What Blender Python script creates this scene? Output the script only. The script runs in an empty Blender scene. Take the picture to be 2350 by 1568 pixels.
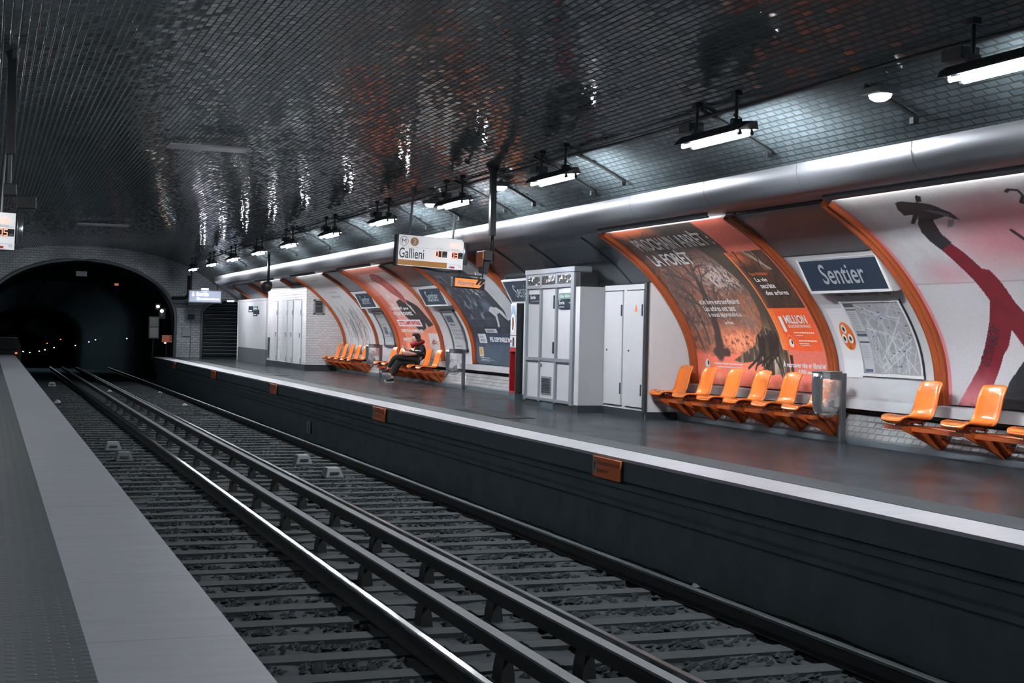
import bpy, bmesh, math, random
import numpy as np
from mathutils import Vector, Matrix
random.seed(7); np.random.seed(7)
scn = bpy.context.scene
COL = scn.collection
# ------------------------------------------------------------------ camera
H = 1.30
cam_d = bpy.data.cameras.new('camera'); cam = bpy.data.objects.new('camera', cam_d); COL.objects.link(cam)
cam_d.sensor_width = 36; cam_d.lens = 3264/2350*36; cam_d.clip_end = 800; cam_d.clip_start = .05
_dy = Vector(((-29-1175)/3264, (784-736.5)/3264, -1)).normalized()
_z = Vector((1, -.022, 0)).cross(_dy); _z = (_z if _z.y > 0 else -_z).normalized()
_x = _dy.cross(_z)
_R = Matrix((_x, _dy, _z))            # rows: world axes seen by the camera
cam.matrix_world = Matrix.Translation((0, 0, H)) @ _R.to_4x4()
scn.camera = cam
# ------------------------------------------------------------------ world, light, exposure
w = bpy.data.worlds.new('world'); scn.world = w; w.use_nodes = True
w.node_tree.nodes['Background'].inputs[0].default_value = (.0105, .0165, .0195, 1)
w.node_tree.nodes['Background'].inputs[1].default_value = 1.0
LAMP_R, LAMP_L, FLOOD = 480.0, 42.0, 60.0     # tube radiance: right row, left row, bulkhead lamps
FILL = 1.0
STRIP = 4.2      # watts per metre of the fill lights added above the posters
scn.view_settings.view_transform = 'Standard'; scn.view_settings.look = 'None'
scn.view_settings.exposure = 0.0; scn.view_settings.gamma = 1.0
scn.view_settings.use_curve_mapping = False
scn.cycles.use_denoising = True
scn.cycles.use_light_tree = True
scn.cycles.max_bounces = 5; scn.cycles.diffuse_bounces = 3; scn.cycles.glossy_bounces = 3
scn.cycles.transmission_bounces = 4; scn.cycles.transparent_max_bounces = 6
scn.cycles.sample_clamp_indirect = 4.0
scn.cycles.caustics_reflective = False; scn.cycles.caustics_refractive = False
scn.cycles.use_adaptive_sampling = True; scn.cycles.adaptive_threshold = 0.02

# ------------------------------------------------------------------ colour + material helpers
def lin(c):
    return c/12.92 if c <= .04045 else ((c+.055)/1.055)**2.4
def rgb(r, g, b): return (lin(r/255), lin(g/255), lin(b/255), 1)
class NT:
    def __init__(s, name):
        s.m = bpy.data.materials.new(name); s.m.use_nodes = True; s.t = s.m.node_tree
        s.p = s.t.nodes['Principled BSDF']
    def n(s, typ, ins=None, **kw):
        nd = s.t.nodes.new(typ)
        for k, v in kw.items(): setattr(nd, k, v)
        for k, v in (ins or {}).items():
            if isinstance(v, bpy.types.NodeSocket): s.t.links.new(v, nd.inputs[k])
            elif v is not None: nd.inputs[k].default_value = v
        return nd
    def math(s, op, a, b=None, c=None):
        d = {0: a}
        if b is not None: d[1] = b
        if c is not None: d[2] = c
        return s.n('ShaderNodeMath', d, operation=op).outputs[0]
    def set(s, **kw):
        for k, v in kw.items():
            k = {'base': 'Base Color', 'rough': 'Roughness', 'metal': 'Metallic', 'normal': 'Normal', 'coat': 'Coat Weight',
                 'coatr': 'Coat Roughness', 'emit': 'Emission Color', 'estr': 'Emission Strength', 'spec': 'Specular IOR Level',
                 'trans': 'Transmission Weight', 'alpha': 'Alpha'}[k]
            if isinstance(v, bpy.types.NodeSocket): s.t.links.new(v, s.p.inputs[k])
            else: s.p.inputs[k].default_value = v
        return s.m
def plain(name, c, rough=.5, metal=0., var=.12, scale=6., coat=0., bump=0., spec=.5):
    k = NT(name); tc = k.n('ShaderNodeTexCoord').outputs['Object']
    no = k.n('ShaderNodeTexNoise', {'Vector': tc, 'Scale': scale, 'Detail': 4.})
    mr = k.n('ShaderNodeMapRange', {'Value': no.outputs[0], 'To Min': 1-var, 'To Max': 1+var}).outputs[0]
    mx = k.n('ShaderNodeVectorMath', {0: c[:3], 'Scale': mr}, operation='SCALE').outputs[0]
    k.set(base=mx, rough=rough, metal=metal, coat=coat, spec=spec)
    if bump:
        b = k.n('ShaderNodeBump', {'Height': no.outputs[0], 'Strength': bump, 'Distance': .01}); k.set(normal=b.outputs[0])
    return k.m
def emissive(name, c, s, base=(.8, .8, .8, 1)):
    k = NT(name); tc = k.n('ShaderNodeTexCoord').outputs['Object']
    no = k.n('ShaderNodeTexNoise', {'Vector': tc, 'Scale': 3.})
    mr = k.n('ShaderNodeMapRange', {'Value': no.outputs[0], 'To Min': s*.97, 'To Max': s*1.03}).outputs[0]
    return k.set(base=base, emit=c, estr=mr)
def tiled(name, c, tw, th, mortar=.05, rough=.12, tilt=.02, grout=(.1, .1, .1, 1), var=.1, bumpd=.004, bevel=.16, stag=.5, metal=0., spec=.5, dirt=.25):
    """glazed tiles laid in running bond on a UV map in metres, each tile tilted a little"""
    k = NT(name); uv = k.n('ShaderNodeUVMap').outputs[0]
    sp = k.n('ShaderNodeSeparateXYZ', {0: uv}); u, v = sp.outputs[0], sp.outputs[1]
    vr = k.math('DIVIDE', v, th); row = k.math('FLOOR', vr)
    off = k.math('MULTIPLY', k.math('MODULO', k.math('ABSOLUTE', row), 2.), stag)
    ur = k.math('ADD', k.math('DIVIDE', u, tw), off); col_ = k.math('FLOOR', ur)
    fu = k.math('FRACT', ur); fv = k.math('FRACT', vr)
    du = k.math('MULTIPLY', k.math('SUBTRACT', .5, k.math('ABSOLUTE', k.math('SUBTRACT', fu, .5))), tw/th)
    dv = k.math('SUBTRACT', .5, k.math('ABSOLUTE', k.math('SUBTRACT', fv, .5)))
    d = k.math('MINIMUM', du, dv)
    face = k.n('ShaderNodeMapRange', {'Value': d, 'From Min': mortar*.5, 'From Max': mortar*.5+bevel}).outputs[0]
    joint = k.n('ShaderNodeMapRange', {'Value': d, 'From Min': mortar*.4, 'From Max': mortar*.7}).outputs[0]
    cell = k.n('ShaderNodeCombineXYZ', {0: col_, 1: row, 2: 3.7}).outputs[0]
    wn = k.n('ShaderNodeTexWhiteNoise', {'Vector': cell}, noise_dimensions='3D')
    big = k.n('ShaderNodeTexNoise', {'Vector': uv, 'Scale': .9, 'Detail': 5.}).outputs[0]
    br = k.math('MULTIPLY', k.n('ShaderNodeMapRange', {'Value': wn.outputs[0], 'To Min': 1-var, 'To Max': 1+var}).outputs[0],
                k.n('ShaderNodeMapRange', {'Value': big, 'From Min': .25, 'From Max': .75, 'To Min': 1-dirt, 'To Max': 1+dirt*.4}).outputs[0])
    tc_ = k.n('ShaderNodeVectorMath', {0: c[:3], 'Scale': br}, operation='SCALE').outputs[0]
    mix = k.n('ShaderNodeMix', {'Factor': joint, 'A': grout, 'B': tc_}, data_type='RGBA')
    mix_a = [i for i in mix.inputs if i.name == 'A' and i.type == 'RGBA'][0]; mix_b = [i for i in mix.inputs if i.name == 'B' and i.type == 'RGBA'][0]
    mix_a.default_value = grout; k.t.links.new(tc_, mix_b)
    out = [o for o in mix.outputs if o.type == 'RGBA'][0]
    rnd = k.n('ShaderNodeVectorMath', {0: wn.outputs['Color'], 1: (.5, .5, .5)}, operation='SUBTRACT').outputs[0]
    rnd = k.n('ShaderNodeVectorMath', {0: rnd, 'Scale': tilt*2}, operation='SCALE').outputs[0]
    geo = k.n('ShaderNodeNewGeometry').outputs['Normal']
    nn = k.n('ShaderNodeVectorMath', {0: k.n('ShaderNodeVectorMath', {0: geo, 1: rnd}, operation='ADD').outputs[0]}, operation='NORMALIZE').outputs[0]
    b = k.n('ShaderNodeBump', {'Height': face, 'Strength': 1., 'Distance': bumpd, 'Normal': nn})
    rr = k.n('ShaderNodeMapRange', {'Value': joint, 'To Min': .8, 'To Max': rough}).outputs[0]
    return k.set(base=out, rough=rr, normal=b.outputs[0], metal=metal, spec=spec)
# palette
M = {}
M['vault'] = tiled('vault_tiles', rgb(92, 104, 109), .165, .083, mortar=.16, rough=.09, tilt=.02, grout=rgb(20, 24, 26), var=.15, bumpd=.003, bevel=.07, spec=.6)
M['wtile'] = tiled('white_tiles', rgb(226, 227, 231), .16, .075, mortar=.07, rough=.15, tilt=.015, grout=rgb(140, 140, 144), var=.05, dirt=.08)
M['skirt'] = tiled('skirting_tiles', rgb(150, 152, 155), .15, .10, mortar=.06, rough=.25, tilt=.03, grout=rgb(45, 48, 50), var=.12)
M['ptile'] = tiled('portal_tiles', rgb(214, 221, 227), .22, .10, mortar=.12, rough=.35, tilt=.01, grout=rgb(120, 127, 132), var=.1, dirt=.45)
M['steel_panel'] = plain('enamelled_panel', rgb(92, 99, 104), .22, .2, var=.06, scale=1.5)
M['white_panel'] = plain('white_enamel', rgb(200, 201, 206), .3, 0, var=.03, scale=2.)
M['warm_white'] = plain('off_white_paint', rgb(186, 187, 192), .35, 0, var=.03)
M['grey_frame'] = plain('grey_paint', rgb(128, 134, 142), .4, 0, var=.05)
M['dark_grey'] = plain('dark_grey_paint', rgb(48, 54, 58), .45, 0, var=.1)
M['black'] = plain('black_metal', rgb(26, 30, 32), .5, 0, var=.15)
M['rubber'] = plain('black_rubber', rgb(20, 22, 24), .8)
M['alu'] = plain('brushed_aluminium', rgb(128, 131, 137), .40, .9, var=.1, scale=1.2)
M['steel'] = plain('stainless_steel', rgb(150, 154, 158), .3, .9, var=.1)
M['orange'] = plain('orange_enamel', rgb(178, 84, 36), .35, 0, var=.15, scale=3, coat=.3)
M['frame_orange'] = plain('orange_frame', rgb(168, 84, 46), .32, 0, var=.15, scale=3, coat=.3)
M['seat'] = plain('orange_plastic', rgb(255, 134, 54), .22, 0, var=.03, coat=.4)
M['white_paint'] = plain('white_paint', rgb(222, 223, 226), .35, 0, var=.02)
M['letter_white'] = plain('white_lettering', rgb(225, 226, 228), .5, 0, var=.02)
M['letter_grey'] = plain('grey_lettering', rgb(150, 156, 164), .5, 0, var=.02)
M['letter_dark'] = plain('dark_lettering', rgb(36, 44, 56), .5, 0, var=.02)
M['letter_orange'] = plain('orange_lettering', rgb(225, 110, 50), .5, 0, var=.02)
M['letter_red'] = plain('red_lettering', rgb(215, 60, 60), .5, 0, var=.02)
M['navy'] = plain('navy_enamel', rgb(38, 50, 66), .25, 0, var=.05)
M['green_sign'] = plain('green_sign', rgb(90, 125, 120), .4, 0, var=.05)
M['rail_head'] = plain('polished_rail', rgb(190, 192, 196), .18, 1., var=.05)
M['rail_rust'] = plain('rusty_rail', rgb(34, 38, 40), .6, .3, var=.3, scale=20)
M['cover'] = plain('weathered_guard_board', rgb(78, 84, 88), .6, 0, var=.2, scale=9, bump=.2)
M['sleeper'] = plain('oiled_sleeper_wood', rgb(34, 42, 46), .9, 0, var=.35, scale=7, bump=.4)
M['stone'] = plain('ballast_stone', rgb(31, 39, 43), .95, 0, var=.5, scale=12, bump=.4)
M['concrete'] = plain('dark_concrete', rgb(76, 91, 97), .8, 0, var=.35, scale=2.5, bump=.3)
M['tunnel'] = plain('sooty_tunnel', rgb(66, 80, 86), 1., 0, var=.1, scale=1, spec=0.)
M['red'] = plain('red_paint', rgb(165, 40, 46), .3, 0, var=.06)
M['blue'] = plain('pale_blue_panel', rgb(140, 165, 190), .35, 0, var=.05)
M['plate_orange'] = plain('orange_plate', rgb(235, 118, 54), .4, 0, var=.06)
M['amber'] = plain('amber_panel', rgb(212, 146, 76), .4, 0, var=.03)
M['paper'] = plain('litter_paper', rgb(150, 152, 154), .7)
M['skin'] = plain('skin', rgb(205, 160, 142), .5)
M['coat'] = plain('black_cloth', rgb(26, 29, 32), .85, 0, var=.2, scale=30)
M['jeans'] = plain('dark_trousers', rgb(24, 27, 30), .85, 0, var=.2, scale=30)
M['hair'] = plain('black_hair', rgb(24, 28, 30), .5, 0, var=.3, scale=40)
M['scarf'] = plain('red_wool', rgb(150, 34, 46), .9, 0, var=.4, scale=40, bump=.6)
M['bag'] = plain('pale_canvas', rgb(214, 170, 156), .8, 0, var=.1)
M['sole'] = plain('shoe_sole', rgb(190, 190, 192), .6)
M['tube'] = emissive('fluorescent_tube', (.93, .96, 1, 1), LAMP_R)
M['tube_l'] = emissive('fluorescent_tube_dim', (.93, .96, 1, 1), LAMP_L)
M['flood'] = emissive('bulkhead_glow', (.9, .96, 1, 1), 3.0)
M['led'] = emissive('amber_led', rgb(255, 105, 45), 1.9)
M['glow_white'] = emissive('backlit_white', (.82, .86, .95, 1), 1.9)
M['glow_navy'] = emissive('backlit_navy', rgb(112, 128, 170), .85)
M['glow_sign'] = emissive('backlit_panel', (.8, .8, .83, 1), .42)
M['glow_orange'] = emissive('backlit_orange', rgb(255, 158, 84), .85, rgb(120, 70, 40))
M['lamp_cool'] = emissive('signal_cool', (.75, .95, 1, 1), 5)
M['lamp_warm'] = emissive('signal_warm', (1, .75, .6, 1), 6)
M['lamp_red'] = emissive('signal_red', (1, .12, .03, 1), 4)

def floor_mat():
    k = NT('asphalt_floor'); tc = k.n('ShaderNodeTexCoord').outputs['Object']
    a = k.n('ShaderNodeTexNoise', {'Vector': tc, 'Scale': 1.1, 'Detail': 6.}).outputs[0]
    b = k.n('ShaderNodeTexNoise', {'Vector': tc, 'Scale': 60., 'Detail': 3.}).outputs[0]
    cr = k.n('ShaderNodeValToRGB', {0: a}); e = cr.color_ramp.elements
    e[0].position = .3; e[0].color = rgb(50, 57, 62); e[1].position = .7; e[1].color = rgb(72, 79, 84)
    r = k.n('ShaderNodeMapRange', {'Value': a, 'From Min': .3, 'From Max': .7, 'To Min': .17, 'To Max': .27}).outputs[0]
    bp = k.n('ShaderNodeBump', {'Height': b, 'Strength': .12, 'Distance': .004})
    return k.set(base=cr.outputs[0], rough=r, normal=bp.outputs[0], spec=.6)
M['floor'] = floor_mat()
def stone_edge(name, c, rough):
    k = NT(name); tc = k.n('ShaderNodeTexCoord').outputs['Object']
    mp = k.n('ShaderNodeMapping', {'Vector': tc, 'Scale': (1, 6, 1)}).outputs[0]
    a = k.n('ShaderNodeTexNoise', {'Vector': mp, 'Scale': 1.5, 'Detail': 8., 'Roughness': .65}).outputs[0]
    sp = k.n('ShaderNodeSeparateXYZ', {0: tc}).outputs[1]
    fr = k.math('FRACT', k.math('DIVIDE', sp, 1.5))
    j = k.n('ShaderNodeMapRange', {'Value': k.math('ABSOLUTE', k.math('SUBTRACT', fr, .5)), 'From Min': .494, 'From Max': .497, 'To Min': 1., 'To Max': .72}).outputs[0]
    f = k.math('MULTIPLY', j, k.n('ShaderNodeMapRange', {'Value': a, 'From Min': .3, 'From Max': .7, 'To Min': .88, 'To Max': 1.06}).outputs[0])
    o = k.n('ShaderNodeVectorMath', {0: c[:3], 'Scale': f}, operation='SCALE').outputs[0]
    return k.set(base=o, rough=rough)
M['nosing'] = stone_edge('pale_edge_stone', rgb(196, 197, 202), .32)
M['nosing_l'] = stone_edge('worn_edge_stone', rgb(160, 162, 170), .45)
def stud_mat():
    k = NT('tactile_strip'); tc = k.n('ShaderNodeTexCoord').outputs['Object']
    s = k.n('ShaderNodeSeparateXYZ', {0: tc})
    def f(o, st): return k.math('SUBTRACT', k.math('FRACT', k.math('DIVIDE', o, st)), .5)
    x = f(s.outputs[0], .07); y = f(s.outputs[1], .07)
    d = k.math('SQRT', k.math('ADD', k.math('MULTIPLY', x, x), k.math('MULTIPLY', y, y)))
    h = k.n('ShaderNodeMapRange', {'Value': d, 'From Min': .18, 'From Max': .3, 'To Min': 1., 'To Max': 0.}).outputs[0]
    fy = k.math('ABSOLUTE', f(s.outputs[1], .6))
    seam = k.n('ShaderNodeMapRange', {'Value': fy, 'From Min': .488, 'From Max': .494, 'To Min': 1., 'To Max': .45}).outputs[0]
    no = k.n('ShaderNodeTexNoise', {'Vector': tc, 'Scale': 4., 'Detail': 5.}).outputs[0]
    fac = k.math('MULTIPLY', seam, k.math('ADD', k.n('ShaderNodeMapRange', {'Value': no, 'To Min': .7, 'To Max': 1.2}).outputs[0], k.math('MULTIPLY', h, .12)))
    o = k.n('ShaderNodeVectorMath', {0: rgb(62, 70, 74)[:3], 'Scale': fac}, operation='SCALE').outputs[0]
    b = k.n('ShaderNodeBump', {'Height': h, 'Strength': .8, 'Distance': .005})
    return k.set(base=o, rough=.5, normal=b.outputs[0])
M['studs'] = stud_mat()
def clear_mat():
    k = NT('clear_plastic'); tc = k.n('ShaderNodeTexCoord').outputs['Object']
    no = k.n('ShaderNodeTexNoise', {'Vector': tc, 'Scale': 9., 'Detail': 3.}).outputs[0]
    bp = k.n('ShaderNodeBump', {'Height': no, 'Strength': .8, 'Distance': .05})
    al = k.n('ShaderNodeMapRange', {'Value': no, 'From Min': .35, 'From Max': .7, 'To Min': .10, 'To Max': .40}).outputs[0]
    return k.set(base=rgb(235, 235, 238), rough=.15, alpha=al, normal=bp.outputs[0])
M['clear'] = clear_mat()
def art_mat():
    k = NT('printed_paper'); a = k.n('ShaderNodeVertexColor', layer_name='print').outputs[0]
    tc = k.n('ShaderNodeTexCoord').outputs['Object']
    no = k.n('ShaderNodeTexNoise', {'Vector': tc, 'Scale': 2.}).outputs[0]
    r = k.n('ShaderNodeMapRange', {'Value': no, 'To Min': .32, 'To Max': .5}).outputs[0]
    return k.set(base=a, rough=r)
M['art'] = art_mat()

# ------------------------------------------------------------------ geometry helpers
def loc_of(o):
    v = Vector((0, 0, 0))
    while o is not None: v += o.location; o = o.parent
    return v
def tag(o, label=None, cat=None, group=None, kind=None):
    for k, v in (('label', label), ('category', cat), ('group', group), ('kind', kind)):
        if v: o[k] = v
    return o
def empty(name, loc, label=None, cat=None, group=None):
    o = bpy.data.objects.new(name, None); o.location = loc; o.empty_display_size = .1; COL.objects.link(o)
    return tag(o, label, cat, group)
def arr(p): return np.asarray(p, float)
class MB:
    def __init__(s): s.v = []; s.f = []; s.uv = None
    def add(s, v, f):
        n = len(s.v); s.v += [tuple(map(float, p)) for p in v]; s.f += [tuple(i+n for i in q) for q in f]; return s
    def box(s, x0, x1, y0, y1, z0, z1):
        return s.add([(x, y, z) for x in (x0, x1) for y in (y0, y1) for z in (z0, z1)],
                     [(0, 1, 3, 2), (4, 6, 7, 5), (0, 4, 5, 1), (2, 3, 7, 6), (0, 2, 6, 4), (1, 5, 7, 3)])
    def prism(s, poly, a, b, ax='y'):
        """polygon in the plane across axis ax, extruded from a to b"""
        n = len(poly)
        def P(p, t): return {'y': (p[0], t, p[1]), 'x': (t, p[0], p[1]), 'z': (p[0], p[1], t)}[ax]
        v = [P(p, a) for p in poly]+[P(p, b) for p in poly]
        return s.add(v, [tuple(range(n))[::-1], tuple(range(n, 2*n))]+[(i, (i+1) % n, n+(i+1) % n, n+i) for i in range(n)])
    def tube(s, pts, r, n=8, cap=True):
        pts = [Vector(p) for p in pts]; rs = r if isinstance(r, (list, tuple)) else [r]*len(pts)
        t0 = (pts[1]-pts[0]).normalized(); up = Vector((0, 0, 1)) if abs(t0.z) < .9 else Vector((1, 0, 0))
        v = []
        for i, p in enumerate(pts):
            t = (pts[min(i+1, len(pts)-1)]-pts[max(i-1, 0)]).normalized()
            a = t.cross(up).normalized(); b = a.cross(t)
            v += [p+(a*math.cos(2*math.pi*k/n)+b*math.sin(2*math.pi*k/n))*rs[i] for k in range(n)]
        f = [(i*n+k, i*n+(k+1) % n, (i+1)*n+(k+1) % n, (i+1)*n+k) for i in range(len(pts)-1) for k in range(n)]
        if cap: f += [tuple(range(n))[::-1], tuple(range((len(pts)-1)*n, len(pts)*n))]
        return s.add(v, f)
    def ball(s, c, r, n=10, m=7):
        r = r if isinstance(r, (tuple, list)) else (r, r, r)
        v = [(c[0], c[1], c[2]-r[2])]
        for i in range(1, m):
            ph = -math.pi/2+math.pi*i/m
            v += [(c[0]+r[0]*math.cos(ph)*math.cos(2*math.pi*k/n), c[1]+r[1]*math.cos(ph)*math.sin(2*math.pi*k/n), c[2]+r[2]*math.sin(ph)) for k in range(n)]
        v.append((c[0], c[1], c[2]+r[2])); L = len(v)-1
        f = [(0, 1+(k+1) % n, 1+k) for k in range(n)]+[(L, L-n+k, L-n+(k+1) % n) for k in range(n)]
        f += [(1+i*n+k, 1+i*n+(k+1) % n, 1+(i+1)*n+(k+1) % n, 1+(i+1)*n+k) for i in range(m-2) for k in range(n)]
        return s.add(v, f)
    def grid(s, fn, us, vs, closed=False):
        nu, nv = len(us), len(vs)
        return s.add([fn(u, v) for u in us for v in vs], [(i*nv+j, i*nv+j+1, (i+1)*nv+j+1, (i+1)*nv+j) for i in range(nu-1) for j in range(nv-1)])
    def build(s, name, mat, parent=None, loc=None, smooth=False, bevel=0., world=True):
        me = bpy.data.meshes.new(name)
        if loc is None: loc = (0, 0, 0)
        off = (loc_of(parent) if parent is not None else Vector((0, 0, 0))) + Vector(loc) if world else Vector((0, 0, 0))
        me.from_pydata([(p[0]-off.x, p[1]-off.y, p[2]-off.z) for p in s.v], [], s.f)
        if s.uv is not None:
            uvl = me.uv_layers.new(name='UVMap'); a = arr(s.uv)
            idx = np.empty(len(me.loops), int); me.loops.foreach_get('vertex_index', idx)
            uvl.data.foreach_set('uv', a[idx].ravel())
        me.materials.append(mat)
        if smooth:
            me.polygons.foreach_set('use_smooth', [True]*len(me.polygons))
        o = bpy.data.objects.new(name, me); COL.objects.link(o); o.location = loc
        if parent is not None: o.parent = parent
        if bevel:
            m = o.modifiers.new('bevel', 'BEVEL'); m.width = bevel; m.segments = 2; m.limit_method = 'ANGLE'
        return o
def fixn(o):
    bm = bmesh.new(); bm.from_mesh(o.data); bmesh.ops.recalc_face_normals(bm, faces=bm.faces); bm.to_mesh(o.data); bm.free(); return o
def struct(name, mb, mat, loc=None, **kw):
    return tag(mb.build(name, mat, None, loc, **kw), kind='structure')
def clone(o, loc=None, parent=None):
    c = o.copy(); COL.objects.link(c)
    if parent is not None: c.parent = parent; c.matrix_parent_inverse = o.matrix_parent_inverse
    if loc is not None: c.location = loc
    for ch in list(o.children): clone(ch, None, c)
    return c

# station cross-section (right half, X and Z), poster surface; s = length along it from Z .45
U = .954            # scales wall Y, s, X, Z about the camera; first estimates ran too large
def mU(x, z): return (x*U, 1.3+(z-1.3)*U)
PR = [mU(*p) for p in [(10.91, .45), (10.9, .55), (10.85, 1.02), (10.72, 1.40), (10.49, 1.78), (10.21, 2.13), (9.86, 2.46), (9.50, 2.72), (9.15, 2.93)]]
PR += [(8.15, 3.27), (7.50, 3.63), (6.6, 3.93), (5.7, 4.12), (4.6, 4.25), (3.55, 4.28)]
def catmull(P, n=8):
    P = [arr(p) for p in P]; P = [2*P[0]-P[1]]+P+[2*P[-1]-P[-2]]; o = []
    for i in range(1, len(P)-2):
        a, b, c, d = P[i-1:i+3]
        for k in range(n):
            t = k/n; o.append(.5*((2*b)+(c-a)*t+(2*a-5*b+4*c-d)*t*t+(3*b-a-3*c+d)*t**3))
    o.append(P[-2]); return np.array(o)
PP = catmull(PR); SS = np.concatenate([[0], np.cumsum(np.linalg.norm(np.diff(PP, axis=0), axis=1))])
_T = np.gradient(PP, axis=0); _T /= np.linalg.norm(_T, axis=1)[:, None]
NN = np.stack([-_T[:, 1], _T[:, 0]], 1)       # points into the station
XC = 3.55
def S(Y, s, off=0.):
    """point on the curved right wall, off metres in front of it"""
    s = s*U
    x = np.interp(s, SS, PP[:, 0])+off*np.interp(s, SS, NN[:, 0]); z = np.interp(s, SS, PP[:, 1])+off*np.interp(s, SS, NN[:, 1])
    return (float(x), float(Y*U), float(z))
SMAX = float(SS[-1])/U
def frange(a, b, n): return [a+(b-a)*i/n for i in range(n+1)]
def patch(y0, y1, s0, s1, off, ns=16, ny=1, mb=None, thick=0.):
    """curved panel following the wall; y0 far, y1 near"""
    mb = mb or MB()
    ys = frange(y0, y1, ny); ss = frange(s0, s1, ns)
    mb.grid(lambda y, s: S(y, s, off), ys, ss)
    if thick:
        mb.grid(lambda y, s: S(y, s, off-thick), ys[::-1], ss)
        for y in (y0, y1): mb.grid(lambda o, s: S(y, s, o), [off, off-thick] if y == y1 else [off-thick, off], ss)
        for s in (s0, s1): mb.grid(lambda y, o: S(y, s, o), ys, [off-thick, off] if s == s0 else [off, off-thick])
    return mb
# text -----------------------------------------------------------------
_fc = {}
def text_mesh(body, bold=0.):
    k = (body, bold)
    if k in _fc: return _fc[k]
    cu = bpy.data.curves.new('lettering', 'FONT'); cu.body = body; cu.size = 1.; cu.offset = bold; cu.resolution_u = 3
    o = bpy.data.objects.new('lettering', cu); COL.objects.link(o)
    bpy.context.view_layer.update(); dg = bpy.context.evaluated_depsgraph_get()
    me = bpy.data.meshes.new_from_object(o.evaluated_get(dg))
    v = [(p.co.x, p.co.y) for p in me.vertices]; f = [tuple(p.vertices) for p in me.polygons]
    bpy.data.objects.remove(o); bpy.data.curves.remove(cu); bpy.data.meshes.remove(me)
    v = arr(v); a, b = v.min(0), v.max(0); v = (v-a)/np.maximum(b-a, 1e-6)
    _fc[k] = (v, f); return _fc[k]
def text(body, fn, mat, parent, name='lettering', bold=0., mb=None):
    """fn maps the unit box of the text to a world point"""
    v, f = text_mesh(body, bold); m = mb or MB(); m.add([fn(p[0], p[1]) for p in v], f)
    if mb is None: return m.build(name, mat, parent)
def aff(bl, br, tl, fn):
    """unit box -> plane coordinates -> world"""
    bl, br, tl = arr(bl), arr(br), arr(tl)
    def g(a, b):
        q = bl+(br-bl)*a+(tl-bl)*b; return fn(q[0], q[1])
    return g
def wall_text(body, bl, br, tl, mat, parent, bold=0., off=.012, name='lettering', mb=None):
    return text(body, aff(bl, br, tl, lambda Y, s: S(Y, s, off)), mat, parent, name, bold, mb)
def wpoly(mb, pts, off=.008):
    """flat printed shape given by (Y, s) points on the wall"""
    mb.add([S(y, s, off) for y, s in pts], [tuple(range(len(pts)))]); return mb
def wrect(mb, y0, y1, s0, s1, off=.008, ns=6):
    mb.grid(lambda y, s: S(y, s, off), [y0, y1], frange(s0, s1, ns)); return mb

# ================================================================== SETTING
Y0, YE = -9.0, 58.6
# vault: wall surface sits 6 cm behind the poster surface
def shell(name, s0, s1, mirror, mat, ya=Y0, yb=YE, back=.06):
    mb = MB(); ys = frange(ya/U, yb/U, 14); ss = [s0]+[s/U for s in SS if s0 < s/U < s1]+[s1]; uv = []
    for y in ys:
        for s in ss:
            p = S(y, s, -back)
            mb.v.append((2*XC-p[0] if mirror else p[0], y*U, p[2])); uv.append((y*U, (2*SMAX-s) if mirror else s))
    n = len(ss)
    mb.f = [(i*n+j, (i+1)*n+j, (i+1)*n+j+1, i*n+j+1) if mirror else (i*n+j, i*n+j+1, (i+1)*n+j+1, (i+1)*n+j) for i in range(len(ys)-1) for j in range(n-1)]
    mb.uv = uv; return struct(name, mb, mat, smooth=True)
mb = MB(); uv = []; ys = frange(Y0, YE, 14)
prof = [(S(0, s, -.06), s) for s in [3.3]+[s/U for s in SS if s/U > 3.3]]
prof = [((p[0], p[2]), s) for p, s in prof]
prof += [((2*XC-p[0], p[1]), 2*SMAX-s) for p, s in prof[-2::-1]]
for y in ys:
    for p, s in prof: mb.v.append((p[0], y, p[1])); uv.append((y, s))
n = len(prof); mb.f = [(i*n+j, i*n+j+1, (i+1)*n+j+1, (i+1)*n+j) for i in range(len(ys)-1) for j in range(n-1)]; mb.uv = uv
struct('ceiling', mb, M['vault'], smooth=True)
shell('wall_right', 0., 3.3, False, M['warm_white'])
shell('wall_left', 0., 3.3, True, M['wtile'])
mb = MB().box(-4.4, 11.6, Y0-.2, Y0, -1.3, 4.6); struct('wall_back', mb, M['concrete'])
# platforms -----------------------------------------------------------
PZ = -1.15
def slab(name, poly, mat): return struct(name, MB().prism(poly, Y0, YE), mat)
slab('floor_right_platform', [(7.22, 0), (10.13, 0), (10.13, -.3), (7.22, -.3)], M['floor'])
slab('floor_left_platform', [(-3.05, 0), (-.22, 0), (-.22, -.3), (-3.05, -.3)], M['floor'])
slab('trim_1', [(6.78, .004), (7.22, .004), (7.22, -.3), (6.78, -.3)], M['studs'])
slab('trim_2', [(6.28, 0), (6.78, 0), (6.78, -.03), (6.28, -.03)], M['nosing'])
slab('trim_3', [(-.22, .004), (.40, .004), (.40, -.3), (-.22, -.3)], M['studs'])
slab('trim_4', [(.40, 0), (1.02, 0), (1.02, -.03), (.40, -.03)], M['nosing_l'])
slab('wall_platform_right', [(6.78, -.03), (6.295, -.03), (6.295, -.24), (6.36, -.26), (6.32, -.28), (6.32, -.33), (6.38, -.35), (6.38, -.46), (6.33, -.48), (6.33, -.53), (6.42, -.56), (6.42, -.80), (6.40, PZ), (7.22, PZ), (7.22, -.3), (6.78, -.3)], M['concrete'])
slab('wall_platform_left', [(.40, -.03), (1.0, -.03), (1.0, -.2), (.93, -.3), (.98, -.33), (.98, -.4), (.9, -.44), (.9, PZ), (-.22, PZ), (-.22, -.3), (.40, -.3)], M['concrete'])
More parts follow.
